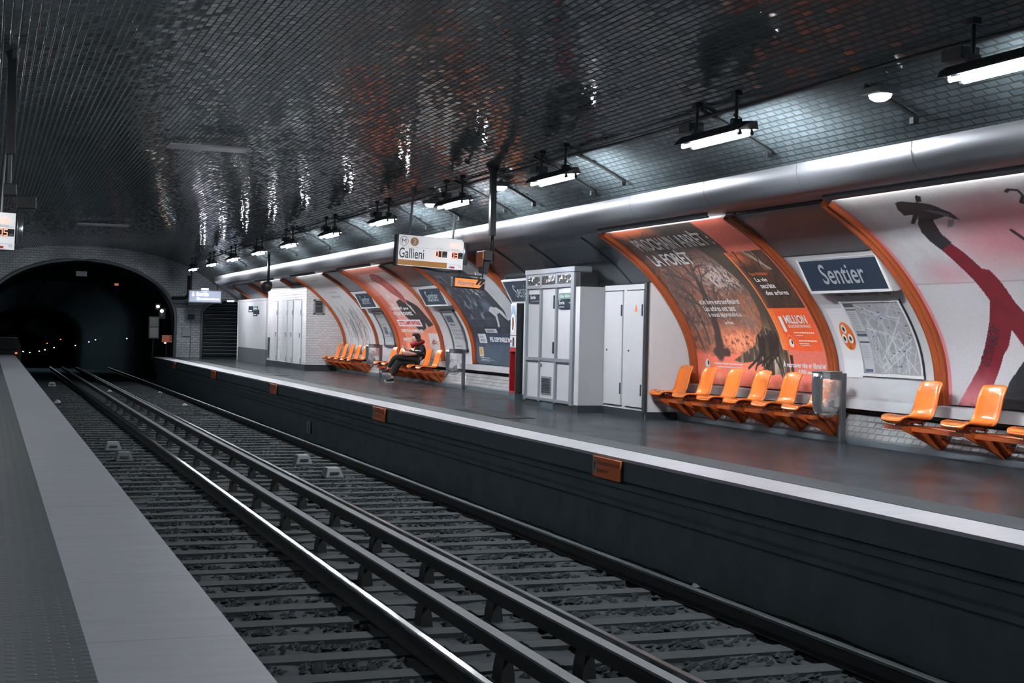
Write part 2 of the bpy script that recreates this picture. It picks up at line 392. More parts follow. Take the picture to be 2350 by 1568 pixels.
# foot of the right wall: cove, sloping tiles, ledge
slab('baseboard_right', [(10.11, 0), (10.12, .07), (10.14, .09), (10.16, .10), (10.16, -.3), (10.11, -.3)], plain('foot_cove', rgb(92, 101, 108), .4))
mb = MB(); A = (10.14, .09); B = (10.33, .355)
mb.grid(lambda y, t: (A[0]+(B[0]-A[0])*t, y, A[1]+(B[1]-A[1])*t), frange(Y0, YE, 6), [0, 1])
mb.uv = [(y, t*.40+.0) for y in frange(Y0, YE, 6) for t in (0, 1)]
struct('trim_5', mb, M['skirt'])
slab('trim_6', [(10.33, .355), (10.42, .37), (10.42, .45), (10.48, .49), (10.6, .49), (10.6, .3), (10.33, .3)], M['black'])
slab('trim_7', [(10.285, .43), (10.285, .55), (10.40, .575), (10.40, .43)], M['white_panel'])
slab('baseboard_left', [(-3.03, 0), (-3.04, .1), (-3.8, .42), (-3.95, .45), (-3.95, -.3), (-3.03, -.3)], M['skirt'] if False else M['dark_grey'])
# cornice duct along the top of the posters
YD = 55.0
def duct_prof(k=1.):
    P = [(8.44, 3.255), (8.43, 3.17), (8.45, 3.08), (8.50, 3.005), (8.58, 2.955), (8.68, 2.93), (8.78, 2.925), (8.84, 2.94), (8.86, 2.955), (9.18, 2.935), (9.19, 2.95), (9.1, 2.97), (8.9, 3.07), (8.6, 3.22)]
    P = [mU(*p) for p in P]; c = arr(mU(8.85, 3.05)); return [tuple(c+(arr(p)-c)*k) for p in P]
mb = MB(); rings = [(Y0, 1.), (YD-.5, 1.), (YD-.3, .97), (YD-.12, .86), (YD-.03, .66), (YD, .4)]
pr = duct_prof(); n = len(pr)
for y, k in rings: mb.v += [(p[0], y, p[1]) for p in duct_prof(k)]
mb.f = [(i*n+j, i*n+(j+1) % n, (i+1)*n+(j+1) % n, (i+1)*n+j) for i in range(len(rings)-1) for j in range(n)]+[tuple(range((len(rings)-1)*n, len(rings)*n))]
duct = fixn(mb.build('cable_duct', M['alu'], None, (8.4, 24, 2.92), smooth=True))
tag(duct, 'long rounded aluminium duct running along the wall above the posters', 'duct')
duct.data.polygons.foreach_set('use_smooth', [True]*len(duct.data.polygons))
es = duct.modifiers.new('edges', 'EDGE_SPLIT'); es.split_angle = math.radians(38)
for i, y in enumerate([9.6, 11.7, 13.8, 16.0, 18.2, 20.4, 22.6, 25, 27.4, 29.8, 32.2, 34.6, 37, 39.4, 41.8, 44.2, 46.6, 49, 51.4, 53.8]):
    m = MB(); y *= U; q = duct_prof(1.)[:10]; m.grid(lambda a, b: (q[b][0]-.004*(1 if b < 7 else 0), y+a, q[b][1]-.003), [0, .012], list(range(8 if i % 2 else 4)))
    m.build('joint', M['dark_grey'], duct, None)
for o in duct.children: o.location = (0, 0, 0)
# track bed, portal, tunnel -------------------------------------------
mb = MB(); mb.grid(lambda x, y: (x, y, PZ+.07+.02*math.sin(7*x+3*y)*math.sin(5*y)), frange(.85, 6.45, 40), frange(Y0, 60., 280))
struct('floor_track_bed', mb, M['stone'])
PC, PW = 3.47, 3.62     # portal centre, half width
def arch(w_, h_, z0, n=28, sq=1.): return [(PC-w_*math.cos(math.pi*i/n), z0+h_*math.sin(math.pi*i/n)**sq) for i in range(n+1)]
AR = [(PC-PW+.08, -1.25), (PC-PW+.03, 0.)]+arch(PW, 2.25, 1.52)+[(PC+PW-.03, 0.), (PC+PW-.08, -1.25)]
outer = []
for p in AR:                     # push every arch point out to the big outline
    dx, dz = p[0]-PC, p[1]-1.0
    if p[1] <= .05: outer.append((PC+math.copysign(8.2, dx), p[1])); continue
    t = min(8.2/max(abs(dx), 1e-6), 3.75/max(dz, 1e-6) if dz > 0 else 9e9); outer.append((PC+dx*t, 1.0+dz*t))
mb = MB(); n = len(AR)
# gate opening on the right is cut out: portal wall is built in two pieces
GX0, GX1, GZ = 8.16, 9.72, 2.24
def wallquad(m, x0, x1, z0, z1, y):
    m.add([(x0, y, z0), (x1, y, z0), (x1, y, z1), (x0, y, z1)], [(0, 1, 2, 3)])
top = [(p[0], p[1]) for p in AR if p[1] >= 1.5]
mb.v += [(p[0], YE, p[1]) for p in top]+[(p[0], YE, 4.7) for p in top]; k = len(top)
mb.f += [(i, i+1, k+i+1, k+i) for i in range(k-1)]
xr = top[-1][0]; xl = top[0][0]
def side_poly(x_out, sgn):
    lo = [(p[0], p[1]) for p in AR if p[1] <= 1.6 and (p[0]-PC)*sgn > 0]
    return lo
lo = sorted([(p[0], p[1]) for p in AR if p[1] <= 1.6 and p[0] > PC], key=lambda q: q[1])
for (xa, za), (xb, zb) in zip(lo[:-1], lo[1:]):
    mb.add([(xa, YE, za), (GX0, YE, za), (GX0, YE, zb), (xb, YE, zb)], [(0, 1, 2, 3)])
zt = lo[-1][1]
mb.add([(xr, YE, zt), (GX0, YE, zt), (GX0, YE, 4.7), (xr, YE, 4.7)], [(0, 1, 2, 3)])
# over the gate: shallow arch
na = 12; ga = [(GX0+(GX1-GX0)*i/na*1.0, 1.75+(GZ+.12-1.75)*math.sin(math.pi*min(1, .02+i/na*.75))**.6) for i in range(na+1)]
for (xa, za), (xb, zb) in zip(ga[:-1], ga[1:]):
    mb.add([(xa, YE, za), (xb, YE, zb), (xb, YE, 4.7), (xa, YE, 4.7)], [(0, 1, 2, 3)])
mb.add([(GX1, YE, -.3), (11.7, YE, -.3), (11.7, YE, 4.7), (GX1, YE, 4.7)], [(0, 1, 2, 3)])
lo = sorted([(p[0], p[1]) for p in AR if p[1] <= 1.6 and p[0] < PC], key=lambda q: q[1])
for (xa, za), (xb, zb) in zip(lo[:-1], lo[1:]):
    mb.add([(-4.6, YE, za), (xa, YE, za), (xb, YE, zb), (-4.6, YE, zb)], [(0, 1, 2, 3)])
mb.add([(-4.6, YE, zt), (xl, YE, zt), (xl, YE, 4.7), (-4.6, YE, 4.7)], [(0, 1, 2, 3)])
mb.uv = [(v[0], v[2]) for v in mb.v]
struct('wall_portal', mb, M['ptile'])
# arch mouldings
def moulding(name, path, r, mat):
    m = MB(); m.tube([(p[0], YE-.03, p[1]) for p in path], r, 6); return struct(name, m, mat, smooth=True)
moulding('trim_8', [(PC+(p[0]-PC)*1.012, p[1]*1.0+.03) for p in AR if p[1] > -.2], .07, plain('moulding_stone', rgb(118, 124, 130), .5))
moulding('trim_9', [(GX0-.0, 0.)]+[(GX0+(p[0]-GX0)*1., p[1]) for p in ga[:10]], .06, plain('moulding_stone_pale', rgb(140, 146, 152), .5))
mb = MB().box(GX0-.0, GX0+.02, YE, YE+.6, -.05, 2.1); struct('trim_10', mb, M['ptile'] if False else M['grey_frame'])
# tunnel falls gently away from the station
def tz(y): return 0. if y < 74 else -.027*(y-74)
mb = MB(); ys = [YE, 62, 70, 85, 110, 150, 200, 260, 330]; n = len(AR)
for y in ys: mb.v += [(p[0], y, p[1]+tz(y)) for p in AR]
mb.f = [(i*n+j, (i+1)*n+j, (i+1)*n+j+1, i*n+j+1) for i in range(len(ys)-1) for j in range(n-1)]
struct('wall_tunnel', mb, M['tunnel'], smooth=True)
mb = MB(); mb.grid(lambda y, x: (x, y, PZ+tz(y)), [60, 62, 70, 85, 110, 150, 200, 260, 330], [-1, 3.5, 7.5]); struct('floor_tunnel', mb, M['tunnel'])

# ================================================================== TRACKS
def rail(name, x, zt, label, cat, head=M['rail_head'], y1=75.):
    r = empty(name, (x, 20, zt-.14), label, cat)
    z = zt
    ys = [Y0, 60, y1]
    def ex(poly, mat, nm):
        m = MB(); n = len(poly)
        for y in ys: m.v += [(x+p[0], y, z+p[1]+tz(y)) for p in poly]
        m.f = [(i*n+j, i*n+(j+1) % n, (i+1)*n+(j+1) % n, (i+1)*n+j) for i in range(len(ys)-1) for j in range(n)]+[tuple(range(n))[::-1], tuple(range((len(ys)-1)*n, len(ys)*n))]
        return fixn(m.build(nm, mat, r))
    ex([(-.033, -.008), (-.024, 0), (.024, 0), (.033, -.008), (.033, -.03), (-.033, -.03)], head, 'rail_head')
    ex([(-.03, -.03), (.03, -.03), (.01, -.045), (.01, -.12), (.065, -.135), (.065, -.15), (-.065, -.15), (-.065, -.135), (-.01, -.12), (-.01, -.045)], M['rail_rust'], 'rail_web')
    return r
rail('running_rail', 1.46, -.9, 'running rail of the near track hidden close under the left platform edge', 'rail')
rail('running_rail', 2.99, -.9, 'shiny running rail, brightest of the rails, on the near track', 'rail')
rail('running_rail', 4.31, -.9, 'thin bright running rail beside the second grey power rail', 'rail')
rail('running_rail', 5.84, -.9, 'running rail farthest right, close to the far platform wall', 'rail', head=plain('dull_rail', rgb(120, 128, 132), .3, .9))
def third(x, label):
    r = empty('power_rail', (x, 20, -1.1), label, 'rail')
    m = MB(); m.prism([(x-.05, -.80), (x-.045, -.785), (x+.045, -.785), (x+.05, -.80)], Y0, 70); fixn(m.build('guard_board', M['cover'], r))
    m = MB(); m.prism([(x-.04, -.80), (x+.04, -.80), (x+.04, -.85), (x+.015, -.86), (x+.015, -.92), (x-.015, -.92), (x-.015, -.86), (x-.04, -.85)], Y0, 70)
    fixn(m.build('conductor', M['black'], r))
    y = 3.4
    while y < 45:
        b = MB().prism([(x-.06, PZ), (x+.06, PZ), (x+.045, -1.0), (x+.03, -.92), (x-.03, -.92), (x-.045, -1.0)], y-.09, y+.09)
        fixn(b.build('insulator', M['black'], r)); y += 1.9
third(3.35, 'grey power rail on dark supports next to the shiny running rail')
third(3.95, 'grey power rail on dark supports beside the thin bright rail')
sl = None
y = 3.2; k = 0
while y < 56:
    for x0, x1 in ((1.05, 3.6), (3.78, 6.3)):
        if sl is None:
            m = MB().box(-1.27, 1.27, -.11, .11, -.10, 0.)
            sl = m.build('sleeper', M['sleeper'], None, (0, 0, 0), world=False)
            o = sl
        else: o = clone(sl)
        near = x0 < 3
        o.location = ((x0+x1)/2, y+random.uniform(-.02, .02), -1.055); o.rotation_euler = (0, 0, random.uniform(-.006, .006))
        tag(o, 'dark wooden sleeper lying across the '+('near' if near else 'far')+' track', 'sleeper', 'sleepers of the '+('near' if near else 'far')+' track')
    y += .62
# ballast stones
mb = MB(); rs = np.random.RandomState(3)
base = arr([(1, 0, 0), (-1, 0, 0), (0, 1, 0), (0, -1, 0), (0, 0, 1), (0, 0, -1)]); bf = [(0, 2, 4), (2, 1, 4), (1, 3, 4), (3, 0, 4), (2, 0, 5), (1, 2, 5), (3, 1, 5), (0, 3, 5)]
for i in range(11000):
    yy = 5+45*rs.rand()**2; xx = rs.uniform(1.1, 6.2)
    yy = 3.2+.62*(math.floor((yy-3.2)/.62)+.5)+rs.uniform(-.13, .13)
    if min(abs(xx-q) for q in (1.46, 2.99, 4.31, 5.84, 3.35, 3.95)) < .13: continue
    r = rs.uniform(.018, .045)*(1+yy*.012); v = base*rs.uniform(.6, 1.2, (6, 1))*r; a = rs.uniform(0, 6.28); c, s_ = math.cos(a), math.sin(a)
    v = np.stack([v[:, 0]*c-v[:, 1]*s_+v[:, 2]*.4, v[:, 0]*s_+v[:, 1]*c, v[:, 2]*.75+v[:, 0]*.3], 1)+arr((xx, yy, PZ+.085))
    mb.add(v, bf)
tag(mb.build('ballast', M['stone'], None, (3.6, 20, PZ)), 'dark crushed stone ballast spread between the sleepers', 'ballast', kind='stuff')
def balise(x, y, label, mat):
    r = empty('track_beacon', (x, y, -1.055), label, 'beacon', None)
    w0, w1, h = .15, .10, .15
    m = MB(); v = [(x-w0, y-.2, -1.055), (x+w0, y-.2, -1.055), (x+w0, y+.2, -1.055), (x-w0, y+.2, -1.055), (x-w1, y-.13, -1.055+h), (x+w1, y-.13, -1.055+h), (x+w1, y+.13, -1.055+h), (x-w1, y+.13, -1.055+h)]
    m.add(v, [(0, 3, 2, 1), (4, 5, 6, 7), (0, 1, 5, 4), (1, 2, 6, 5), (2, 3, 7, 6), (3, 0, 4, 7)]); m.build('housing', mat, r, bevel=.01)
    MB().box(x-.07, x+.07, y-.2, y-.165, -1.0, -.965).build('plate', M['dark_grey'], r)
pal = plain('pale_concrete', rgb(118, 124, 128), .7, bump=.2)
mid = plain('mid_concrete', rgb(84, 92, 96), .7, bump=.2)
balise(2.24, 27.5, 'grey trapezoid box on the near track, farther of the close pair', pal)
balise(2.25, 25.3, 'darker grey trapezoid box on the near track, nearer of the pair', mid)
balise(5.17, 24.4, 'grey trapezoid box on the far track, farther of the pair', pal)
balise(5.18, 22.15, 'grey trapezoid box on the far track, nearest to the camera', pal)
balise(2.27, 55., 'small grey trapezoid box far up the near track by the tunnel', pal)
def scrap(x, y, z, s, label, mat=M['paper'], cat='litter'):
    m = MB(); m.add([(x-s, y-s*.6, z), (x+s*.8, y-s, z+.01), (x+s, y+s*.7, z+s*.5), (x-s*.2, y+s, z+s*.9), (x-s*.9, y+s*.4, z+s*.2), (x, y, z+s*1.1)],
                [(0, 1, 5), (1, 2, 5), (2, 3, 5), (3, 4, 5), (4, 0, 5), (0, 4, 3, 2, 1)])
    tag(m.build('crumpled_paper' if cat == 'litter' else 'loose_stone', mat, None, (x, y, z)), label, cat)
scrap(5.5, 42.7, -1.09, .09, 'pale crumpled paper lying beside the farthest right rail')
scrap(5.6, 50., -1.09, .1, 'pale crumpled paper far along the right rail, beyond the other')
scrap(4.0, 51., -1.09, .1, 'pale scrap of paper between the two power rails far off')
scrap(1.95, 43.4, -1.05, .1, 'pale scrap of paper on near track sleepers at left')
scrap(5.98, 10.25, -1.07, .05, 'thin white scrap beside the right rail close to camera')
scrap(5.86, 11.1, -.9, .035, 'pale loose stone sitting on the farthest right rail', mid, 'stone')
scrap(3.0, 11.4, -1.05, .03, 'tiny white scrap on the dark sleepers of the near track')

# orange warning plates on the platform face
def warn(x, y0, y1, z0, z1, label):
    r = empty('warning_plate', (x, (y0+y1)/2, z0), label, 'sign')
    MB().box(x, x+.02, y1, y0, z0, z1).build('plate', M['plate_orange'], r, bevel=.004)
    w_ = y0-y1; h_ = z1-z0; fx = x-.003
    fn = lambda a, b: (fx, a, b)
    MB().box(fx, fx+.002, y0-.04*w_, y0-.17*w_, z0+.2*h_, z1-.1*h_).build('pictogram_panel', M['letter_grey'], r)
    m = MB(); m.add([(fx-.002, y0-.1*w_, z1-.2*h_), (fx-.002, y0-.13*w_, z1-.3*h_), (fx-.002, y0-.08*w_, z0+.3*h_), (fx-.002, y0-.06*w_, z0+.3*h_), (fx-.002, y0-.07*w_, z1-.35*h_)], [(0, 1, 2, 3, 4)])
    m.build('pictogram', M['letter_dark'], r)
    m = MB(); text('Ne pas descendre sur la voie', aff((y0-.2*w_, z1-.42*h_), (y0-.97*w_, z1-.42*h_), (y0-.2*w_, z1-.15*h_), fn), None, None, mb=m)
    text('Danger de mort', aff((y0-.2*w_, z1-.78*h_), (y0-.6*w_, z1-.78*h_), (y0-.2*w_, z1-.52*h_), fn), None, None, mb=m)
    m.build('lettering', M['letter_dark'], r)
for k, (ya, yb, d) in enumerate([(14.3, 13.58, 'nearest and largest of the row'), (23.8, 23.0, 'second from the camera'), (33.3, 32.5, 'third from the camera'), (42.7, 41.8, 'fourth from the camera'), (52.0, 51.2, 'smallest, farthest from the camera')]):
    warn(6.25, ya, yb, -.25, -.03, 'orange warning plate under the platform edge, '+d)
r = empty('distance_marker', (6.38, 29.5, -.92), 'small white numbered plate low on the dark platform face', 'sign')
MB().box(6.38, 6.40, 29.4, 29.72, -.92, -.67).build('plate', M['letter_grey'], r)
text('38', lambda a, b: (6.377, 29.66-.2*a, -.88+.17*b), M['letter_dark'], r)
# steel covers set in the floor
for (xa, xb, ya, yb, d) in [(7.32, 7.82, 20.1, 22.5, 'nearest of three, before the cabinets'), (7.2, 7.72, 26.2, 28.2, 'middle of three, level with the bin'), (7.05, 7.65, 37.9, 40., 'farthest of three, near the far seats')]:
    m = MB().box(xa, xb, ya, yb, -.005, .006); m.box(xa+.05, xb-.05, ya+.05, yb-.05, .006, .009)
    tag(m.build('floor_hatch', M['black'], None, ((xa+xb)/2, (ya+yb)/2, 0)), 'dark rectangular hatch in the platform floor, '+d, 'hatch')
tag(MB().box(7.8, 9.55, 26.15, 26.19, -.004, .004).build('floor_strip', M['steel'], None, (8.6, 26.17, 0)), 'thin metal strip across the floor towards the help point', 'strip')

# ================================================================== LAMPS
def make_lamp(loc, tube_mat, label, group):
    r = empty('ceiling_lamp', loc, label, 'lamp', group)
    bw = lambda m, n, mat, p=r, **k: m.build(n, mat, p, world=False, **k)
    L = .66
    h = MB()      # trough housing, narrower on top, flared end caps
    h.prism([(-.12, .06), (-.15, .02), (-.14, .016), (-.085, .06), (.06, .065), (.11, .042), (.12, .045), (.10, .07), (.06, .11), (-.06, .11)], -L, L)
    for s in (-1, 1):
        a = s*(L+.0); h.add([(-.145, a, .018), (.115, a, .043), (.06, a, .11), (-.06, a, .11), (-.03, a+s*.13, .10), (.03, a+s*.13, .10)], [(0, 1, 5, 4), (1, 2, 5), (2, 3, 4, 5), (3, 0, 4)])
    bw(h, 'housing', M['dark_grey'])
    rf = MB(); rf.add([(-.138, -L+.02, .014), (-.084, -L+.02, .057), (.058, -L+.02, .062), (.108, -L+.02, .040), (-.138, L-.02, .014), (-.084, L-.02, .057), (.058, L-.02, .062), (.108, L-.02, .040)], [(0, 1, 5, 4), (1, 2, 6, 5), (2, 3, 7, 6)])
    bw(rf, 'reflector', M['white_paint'])
    for x in (-.07, .06):
        t = bw(MB().tube([(x, -.60, .0), (x, .60, .0)], .019, 8), 'tube', tube_mat, smooth=True)
        e = MB()
        for s in (-1, 1): e.tube([(x, s*.60, 0), (x, s*.635, 0)], .021, 8); e.box(x-.015, x+.015, s*.62-.01, s*.62+.01, 0, .07)
        bw(e, 'tube_holder', M['black'], t)
    for y in (-.42, .42):
        q = MB().tube([(0, y, .13), (0, y, .45)], .018, 6); q.box(-.05, .05, y-.03, y+.03, .12, .17); q.box(-.04, .04, y-.04, y+.04, .40, .45)
        b = bw(q, 'hanger', M['black'])
        bw(MB().tube([(0.1, y+.05, .13), (.12, y+.12, .2), (.05, y+.14, .24), (0, y+.04, .2)], .006, 5), 'cable_loop', M['black'], b)
    bw(MB().box(-.05, .12, .50, .74, .16, .25), 'junction_box', M['dark_grey'])
    return r
ly = [8.55, 13.04, 17.53, 21.8, 26.2, 30.6, 35.1, 39.3, 43.7, 48.1, 52.6]
lab = ['cut off by the right edge of the picture', 'above the forest poster, second from the right', 'third from the right, left of the second', 'fourth from the right, over the hanging train sign', 'fifth from the right, just left of the train sign', 'sixth from the right along the row', 'seventh from the right along the row', 'fourth from the far end of the row', 'third from the far end of the row', 'second from the far end of the row', 'last and smallest by the tunnel wall']
lamp0 = None
for y, t in zip(ly, lab):
    L_ = 'bright twin tube ceiling lamp, '+t
    if lamp0 is None: lamp0 = o = make_lamp((7.0, y, 3.32), M['tube'], L_, 'twin tube lamps over the right platform')
    else: o = clone(lamp0, (7.0, y, 3.32)); o['label'] = L_
# the same lamps hang over the left platform, just outside the frame
lampl = None
for y in (4.1, 8.55, 13.04, 17.53, 21.8, 26.2, 30.6, 35.1, 39.3):
    t = 'dim twin tube lamp above the left platform'
    if lampl is None: lampl = o = make_lamp((-.55, y, 3.15), M['tube_l'], t, 'dim lamps over the left platform')
    else: o = clone(lampl, (-.55, y, 3.15))
for y in (4.1, -.4):
    o = clone(lamp0, (7.0, y, 3.32)); o['label'] = 'twin tube ceiling lamp beyond the right edge of the picture'; o['group'] = 'lamps behind the camera'
# feeder cable slung along the lamps and conduits running down the vault
cab = MB(); pts = []
y = -5.
while y < 54: pts.append((7.33+.02*math.sin(y*1.7), y, 3.70+.012*math.sin(y*.7))); y += 1.1
cab.tube(pts, .017, 6)
tag(cab.build('feeder_cable', M['black'], None, (7.33, 24, 3.7), smooth=True), 'long black cable running along the vault above the lamp row', 'cable')
cl = ['nearest, right of the bulkhead lamp', 'behind the second lamp from the right', 'left of the second lamp from the right', 'near the tall pole', 'under the fourth lamp', 'beside the small lit bulkhead', 'right of the fifth lamp', 'below the fifth lamp', 'far along the vault before the sixth lamp', 'far along by the seventh lamp', 'far along by the eighth lamp', 'far along by the ninth lamp', 'farthest by the end wall']
for (y, sa, sb, c) in [(11.65, 4.7, 4.1, 0), (14.45, 5.1, 4.06, 1), (19.6, 5.1, 4.04, 2), (18.4, 4.9, 4.1, 3), (22.0, 4.6, 4.06, 4), (23.4, 5.1, 4.05, 5), (25.8, 4.75, 4.1, 6), (28.1, 5.1, 4.05, 7), (32.6, 5.1, 4.05, 8), (37.0, 5.1, 4.05, 9), (41.3, 5.1, 4.05, 10), (45.6, 5.1, 4.05, 11), (50.0, 5.1, 4.05, 12)]:
    m = MB().tube([S(y+.08*math.sin(s*3), s, -.03) for s in frange(sa, sb, 8)], .022, 6)
    m.box(*[v for pr_ in zip([a-.03 for a in S(y, sb, .0)], [a+.03 for a in S(y, sb, .0)]) for v in pr_])
    tag(m.build('conduit', M['black'], None, S(y, (sa+sb)/2, -.03)), 'thin black conduit down the vault, '+cl[c], 'conduit')
def bulkhead(y, s, label, lit=True):
    p = S(y, s, .10); r = empty('bulkhead_lamp', p, label, 'lamp')
    m = MB().box(-.11, .11, -.14, .14, .03, .10); m.tube([(0, 0, .09), (0, 0, .14)], .03, 6); m.build('body', M['dark_grey'], r, world=False, bevel=.01)
    g = MB(); g.ball((0, 0, .035), (.10, .13, .07), 12, 6); g.build('glass_cover', M['flood'], r, world=False, smooth=True)
bulkhead(11.5, 4.62, 'small rectangular bulkhead lamp between the two nearest tube lamps')
bulkhead(21.9, 4.72, 'small bulkhead lamp just right of the tall hanging pole')
bulkhead(25.75, 4.75, 'small bulkhead lamp left of the fourth tube lamp')
for y in (30.2, 34.6, 39., 43.3):
    pass

# hanging poles ---------------------------------------------------------
r = empty('camera_pole', (7.17, 20.4, 2.37), 'tall dark hanging pole with a camera housing at its foot, right of the train sign', 'pole')
m = MB().tube([(7.17, 20.4, 3.92), (7.17, 20.4, 3.80)], [.15, .10], 10); m.tube([(7.17, 20.4, 3.82), (7.17, 20.4, 3.70)], [.10, .055], 10); m.build('ceiling_mount', M['black'], r, smooth=True)
MB().box(7.125, 7.215, 20.35, 20.45, 2.76, 3.75).build('upper_pole', M['dark_grey'], r, bevel=.008)
MB().tube([(7.17, 20.4, 2.8), (7.17, 20.4, 2.44)], .028, 8).build('lower_pole', M['black'], r, smooth=True)
m = MB().tube([(7.17, 20.4, 2.48), (7.17, 20.4, 2.34)], .045, 8); m.box(7.02, 7.17, 20.37, 20.43, 2.40, 2.45); m.build('bracket', M['black'], r)
m = MB().box(6.98, 7.12, 20.2, 20.55, 2.37, 2.52); m.prism([(7.0, 2.37), (7.1, 2.37), (7.07, 2.17), (6.99, 2.2)], 20.25, 20.5); m.build('camera_housing', M['black'], r, bevel=.01)
m = MB().box(6.955, 6.975, 20.2, 20.5, 2.28, 2.5); m.build('orange_side', M['plate_orange'], r)
MB().tube([(6.97, 20.2, 2.4), (6.96, 20.2, 2.1)], .01, 6).build('rod', M['black'], r)
r = empty('loudspeaker_pole', (7.85, 42.4, 2.45), 'slim dark pole with a loudspeaker, in front of the duct far along', 'pole')
m = MB().tube([(7.85, 42.4, 3.62), (7.85, 42.4, 3.48)], [.12, .05], 8); m.build('ceiling_mount', M['black'], r)
MB().tube([(7.85, 42.4, 3.5), (7.85, 42.4, 2.65)], .04, 8).build('pole', M['black'], r, smooth=True)
m = MB().tube([(7.75, 42.1, 2.5), (7.86, 42.45, 2.55), (7.95, 42.7, 2.6)], [.16, .12, .08], 12); m.build('loudspeaker', M['black'], r, smooth=True)
r = empty('hanging_pole', (.18, 14.5, 2.5), 'thick dark hanging pole at the far left of the ceiling', 'pole')
m = MB().tube([(.18, 14.5, 4.02), (.18, 14.5, 3.93)], [.09, .085], 10); m.tube([(.18, 14.5, 3.94), (.18, 14.5, 3.82)], [.085, .045], 10); m.build('ceiling_mount', M['black'], r)
MB().box(.138, .222, 14.46, 14.54, 2.9, 3.9).build('upper_pole', M['black'], r, bevel=.006)
MB().tube([(.175, 14.5, 2.95), (.17, 14.5, 2.60)], .022, 8).build('lower_pole', M['black'], r)
m = MB().box(.12, .24, 14.42, 14.58, 2.50, 2.62); m.box(.22, .31, 14.44, 14.56, 2.42, 2.5); m.build('bracket', M['black'], r, bevel=.01)
MB().box(.24, .42, 14.4, 14.7, 2.38, 2.5).build('camera_housing', M['black'], r, bevel=.01)

# train indicator ------------------------------------------------------------
def seven(mb, ch, x, z, w_, h_, y):
    seg = {'0': 'abcdef', '1': 'bc', '3': 'abgcd', '5': 'afgcd', '6': 'afgecd', '8': 'abcdefg'}[ch]; t = w_*.2
    R_ = {'a': (0, w_, h_-t, h_), 'd': (0, w_, 0, t), 'g': (0, w_, h_/2-t/2, h_/2+t/2), 'b': (w_-t, w_, h_/2, h_), 'c': (w_-t, w_, 0, h_/2), 'f': (0, t, h_/2, h_), 'e': (0, t, 0, h_/2)}
    for s_ in seg:
        a, b, c, d = R_[s_]; mb.box(x+a, x+b, y-.002, y, z+c, z+d)
def train_sign(loc, rot, label, dest, t1, t2):
    """front faces -Y; origin at centre; 1.27 m wide, .55 m high"""
    r = empty('train_indicator', loc, label, 'sign'); r.rotation_euler = (0, rot, 0)
    W_, H_ = 1.25, .55
    B = lambda m, n, mat, p=r, **k: m.build(n, mat, p, world=False, **k)
    B(MB().box(-W_/2+.02, W_/2, 0, .16, -H_/2, H_/2), 'casing', M['grey_frame'], bevel=.006)
    face = B(MB().box(-W_/2+.02, W_/2, -.01, .0, -H_/2, H_/2), 'front_panel', M['glow_sign'])
    B(MB().box(-W_/2-.015, -W_/2+.02, -.015, .17, -H_/2-.005, H_/2), 'end_cap', M['black'])
    c = MB().tube([(W_/2+.05, .08, -H_/2+.1), (W_/2+.05, .08, H_/2+.01)], .062, 14); B(c, 'end_cylinder', M['steel'], smooth=True)
    B(MB().box(-W_/2+.02, W_/2-.30, -.014, -.01, -H_/2+.01, -H_/2+.105), 'amber_band', M['amber'])
    F = lambda x0, x1, z0, z1, yy=-.014: (lambda a, b: (x0+(x1-x0)*a, yy, z0+(z1-z0)*b))
    def disc(n_, x, z, ra, mat, ri=0., yy=-.013):
        m = MB(); K = 32
        if ri: m.v = [(x+q*math.cos(6.2832*k/K), yy, z+q*math.sin(6.2832*k/K)) for q in (ra, ri) for k in range(K)]; m.f = [(k, (k+1) % K, K+(k+1) % K, K+k) for k in range(K)]
        else: m.v = [(x+ra*math.cos(6.2832*k/K), yy, z+ra*math.sin(6.2832*k/K)) for k in range(K)]; m.f = [tuple(range(K))]
        return B(m, n_, mat)
    disc('ring', -.505, .165, .083, M['letter_dark'], .075)
    disc('line_disc', -.31, .165, .078, M['amber'])
    m = MB(); text('M', F(-.545, -.465, .125, .205), None, None, mb=m); text(dest, F(-.585, -.12, -.14, .045) if dest[0] == 'G' else F(-.585, -.2, -.14, .045), None, None, bold=.01, mb=m)
    m.box(-W_/2+.06, W_/2-.01, -.013, -.011, .062, .065); B(m, 'lettering', M['letter_dark'])
    m = MB(); text('3', F(-.34, -.28, .115, .215, -.016), None, None, bold=.03, mb=m); B(m, 'line_number', M['letter_white'])
    m = MB(); text('1er train', F(.09, .235, .075, .105), None, None, mb=m); text('2e train', F(.40, .535, .07, .10), None, None, mb=m); text('ile-de-France', F(.36, .54, -.20, -.175), None, None, mb=m)
    B(m, 'small_lettering', M['letter_grey'])
    for x in (.10, .40): B(MB().box(x, x+.215, -.016, -.01, -.075, .035), 'display_window', M['black'])
    m = MB(); x = .34
    for ch in '10': seven(m, ch, x, .125, .035, .07, -.018); x += .048
    m.box(x, x+.008, -.02, -.018, .135, .145); m.box(x, x+.008, -.02, -.018, .17, .18); x += .02
    for ch in '36': seven(m, ch, x, .125, .035, .07, -.018); x += .048
    for x, t in ((.095, t1), (.395, t2)):
        seven(m, t[0], x, -.07, .055, .10, -.018); seven(m, t[1], x+.07, -.07, .055, .10, -.018)
    B(m, 'led_digits', M['led'])
    m = MB(); text('min', F(.245, .30, -.065, -.03, -.018), None, None, mb=m); text('min', F(.545, .605, -.065, -.03, -.018), None, None, mb=m); B(m, 'minute_lettering', M['letter_grey'])
    disc('emblem', .565, -.215, .022, M['navy'], .017)
    B(MB().box(.36, .40, -.014, -.011, -.26, -.225), 'blue_label', M['blue']); B(MB().box(.40, .47, -.014, -.011, -.26, -.225), 'red_label', M['letter_red'])
    return r
rr = train_sign((7.49, 24.66, 2.715), math.radians(2.4), 'white hanging train indicator reading Gallieni with orange digits', 'Gallieni', '01', '03')
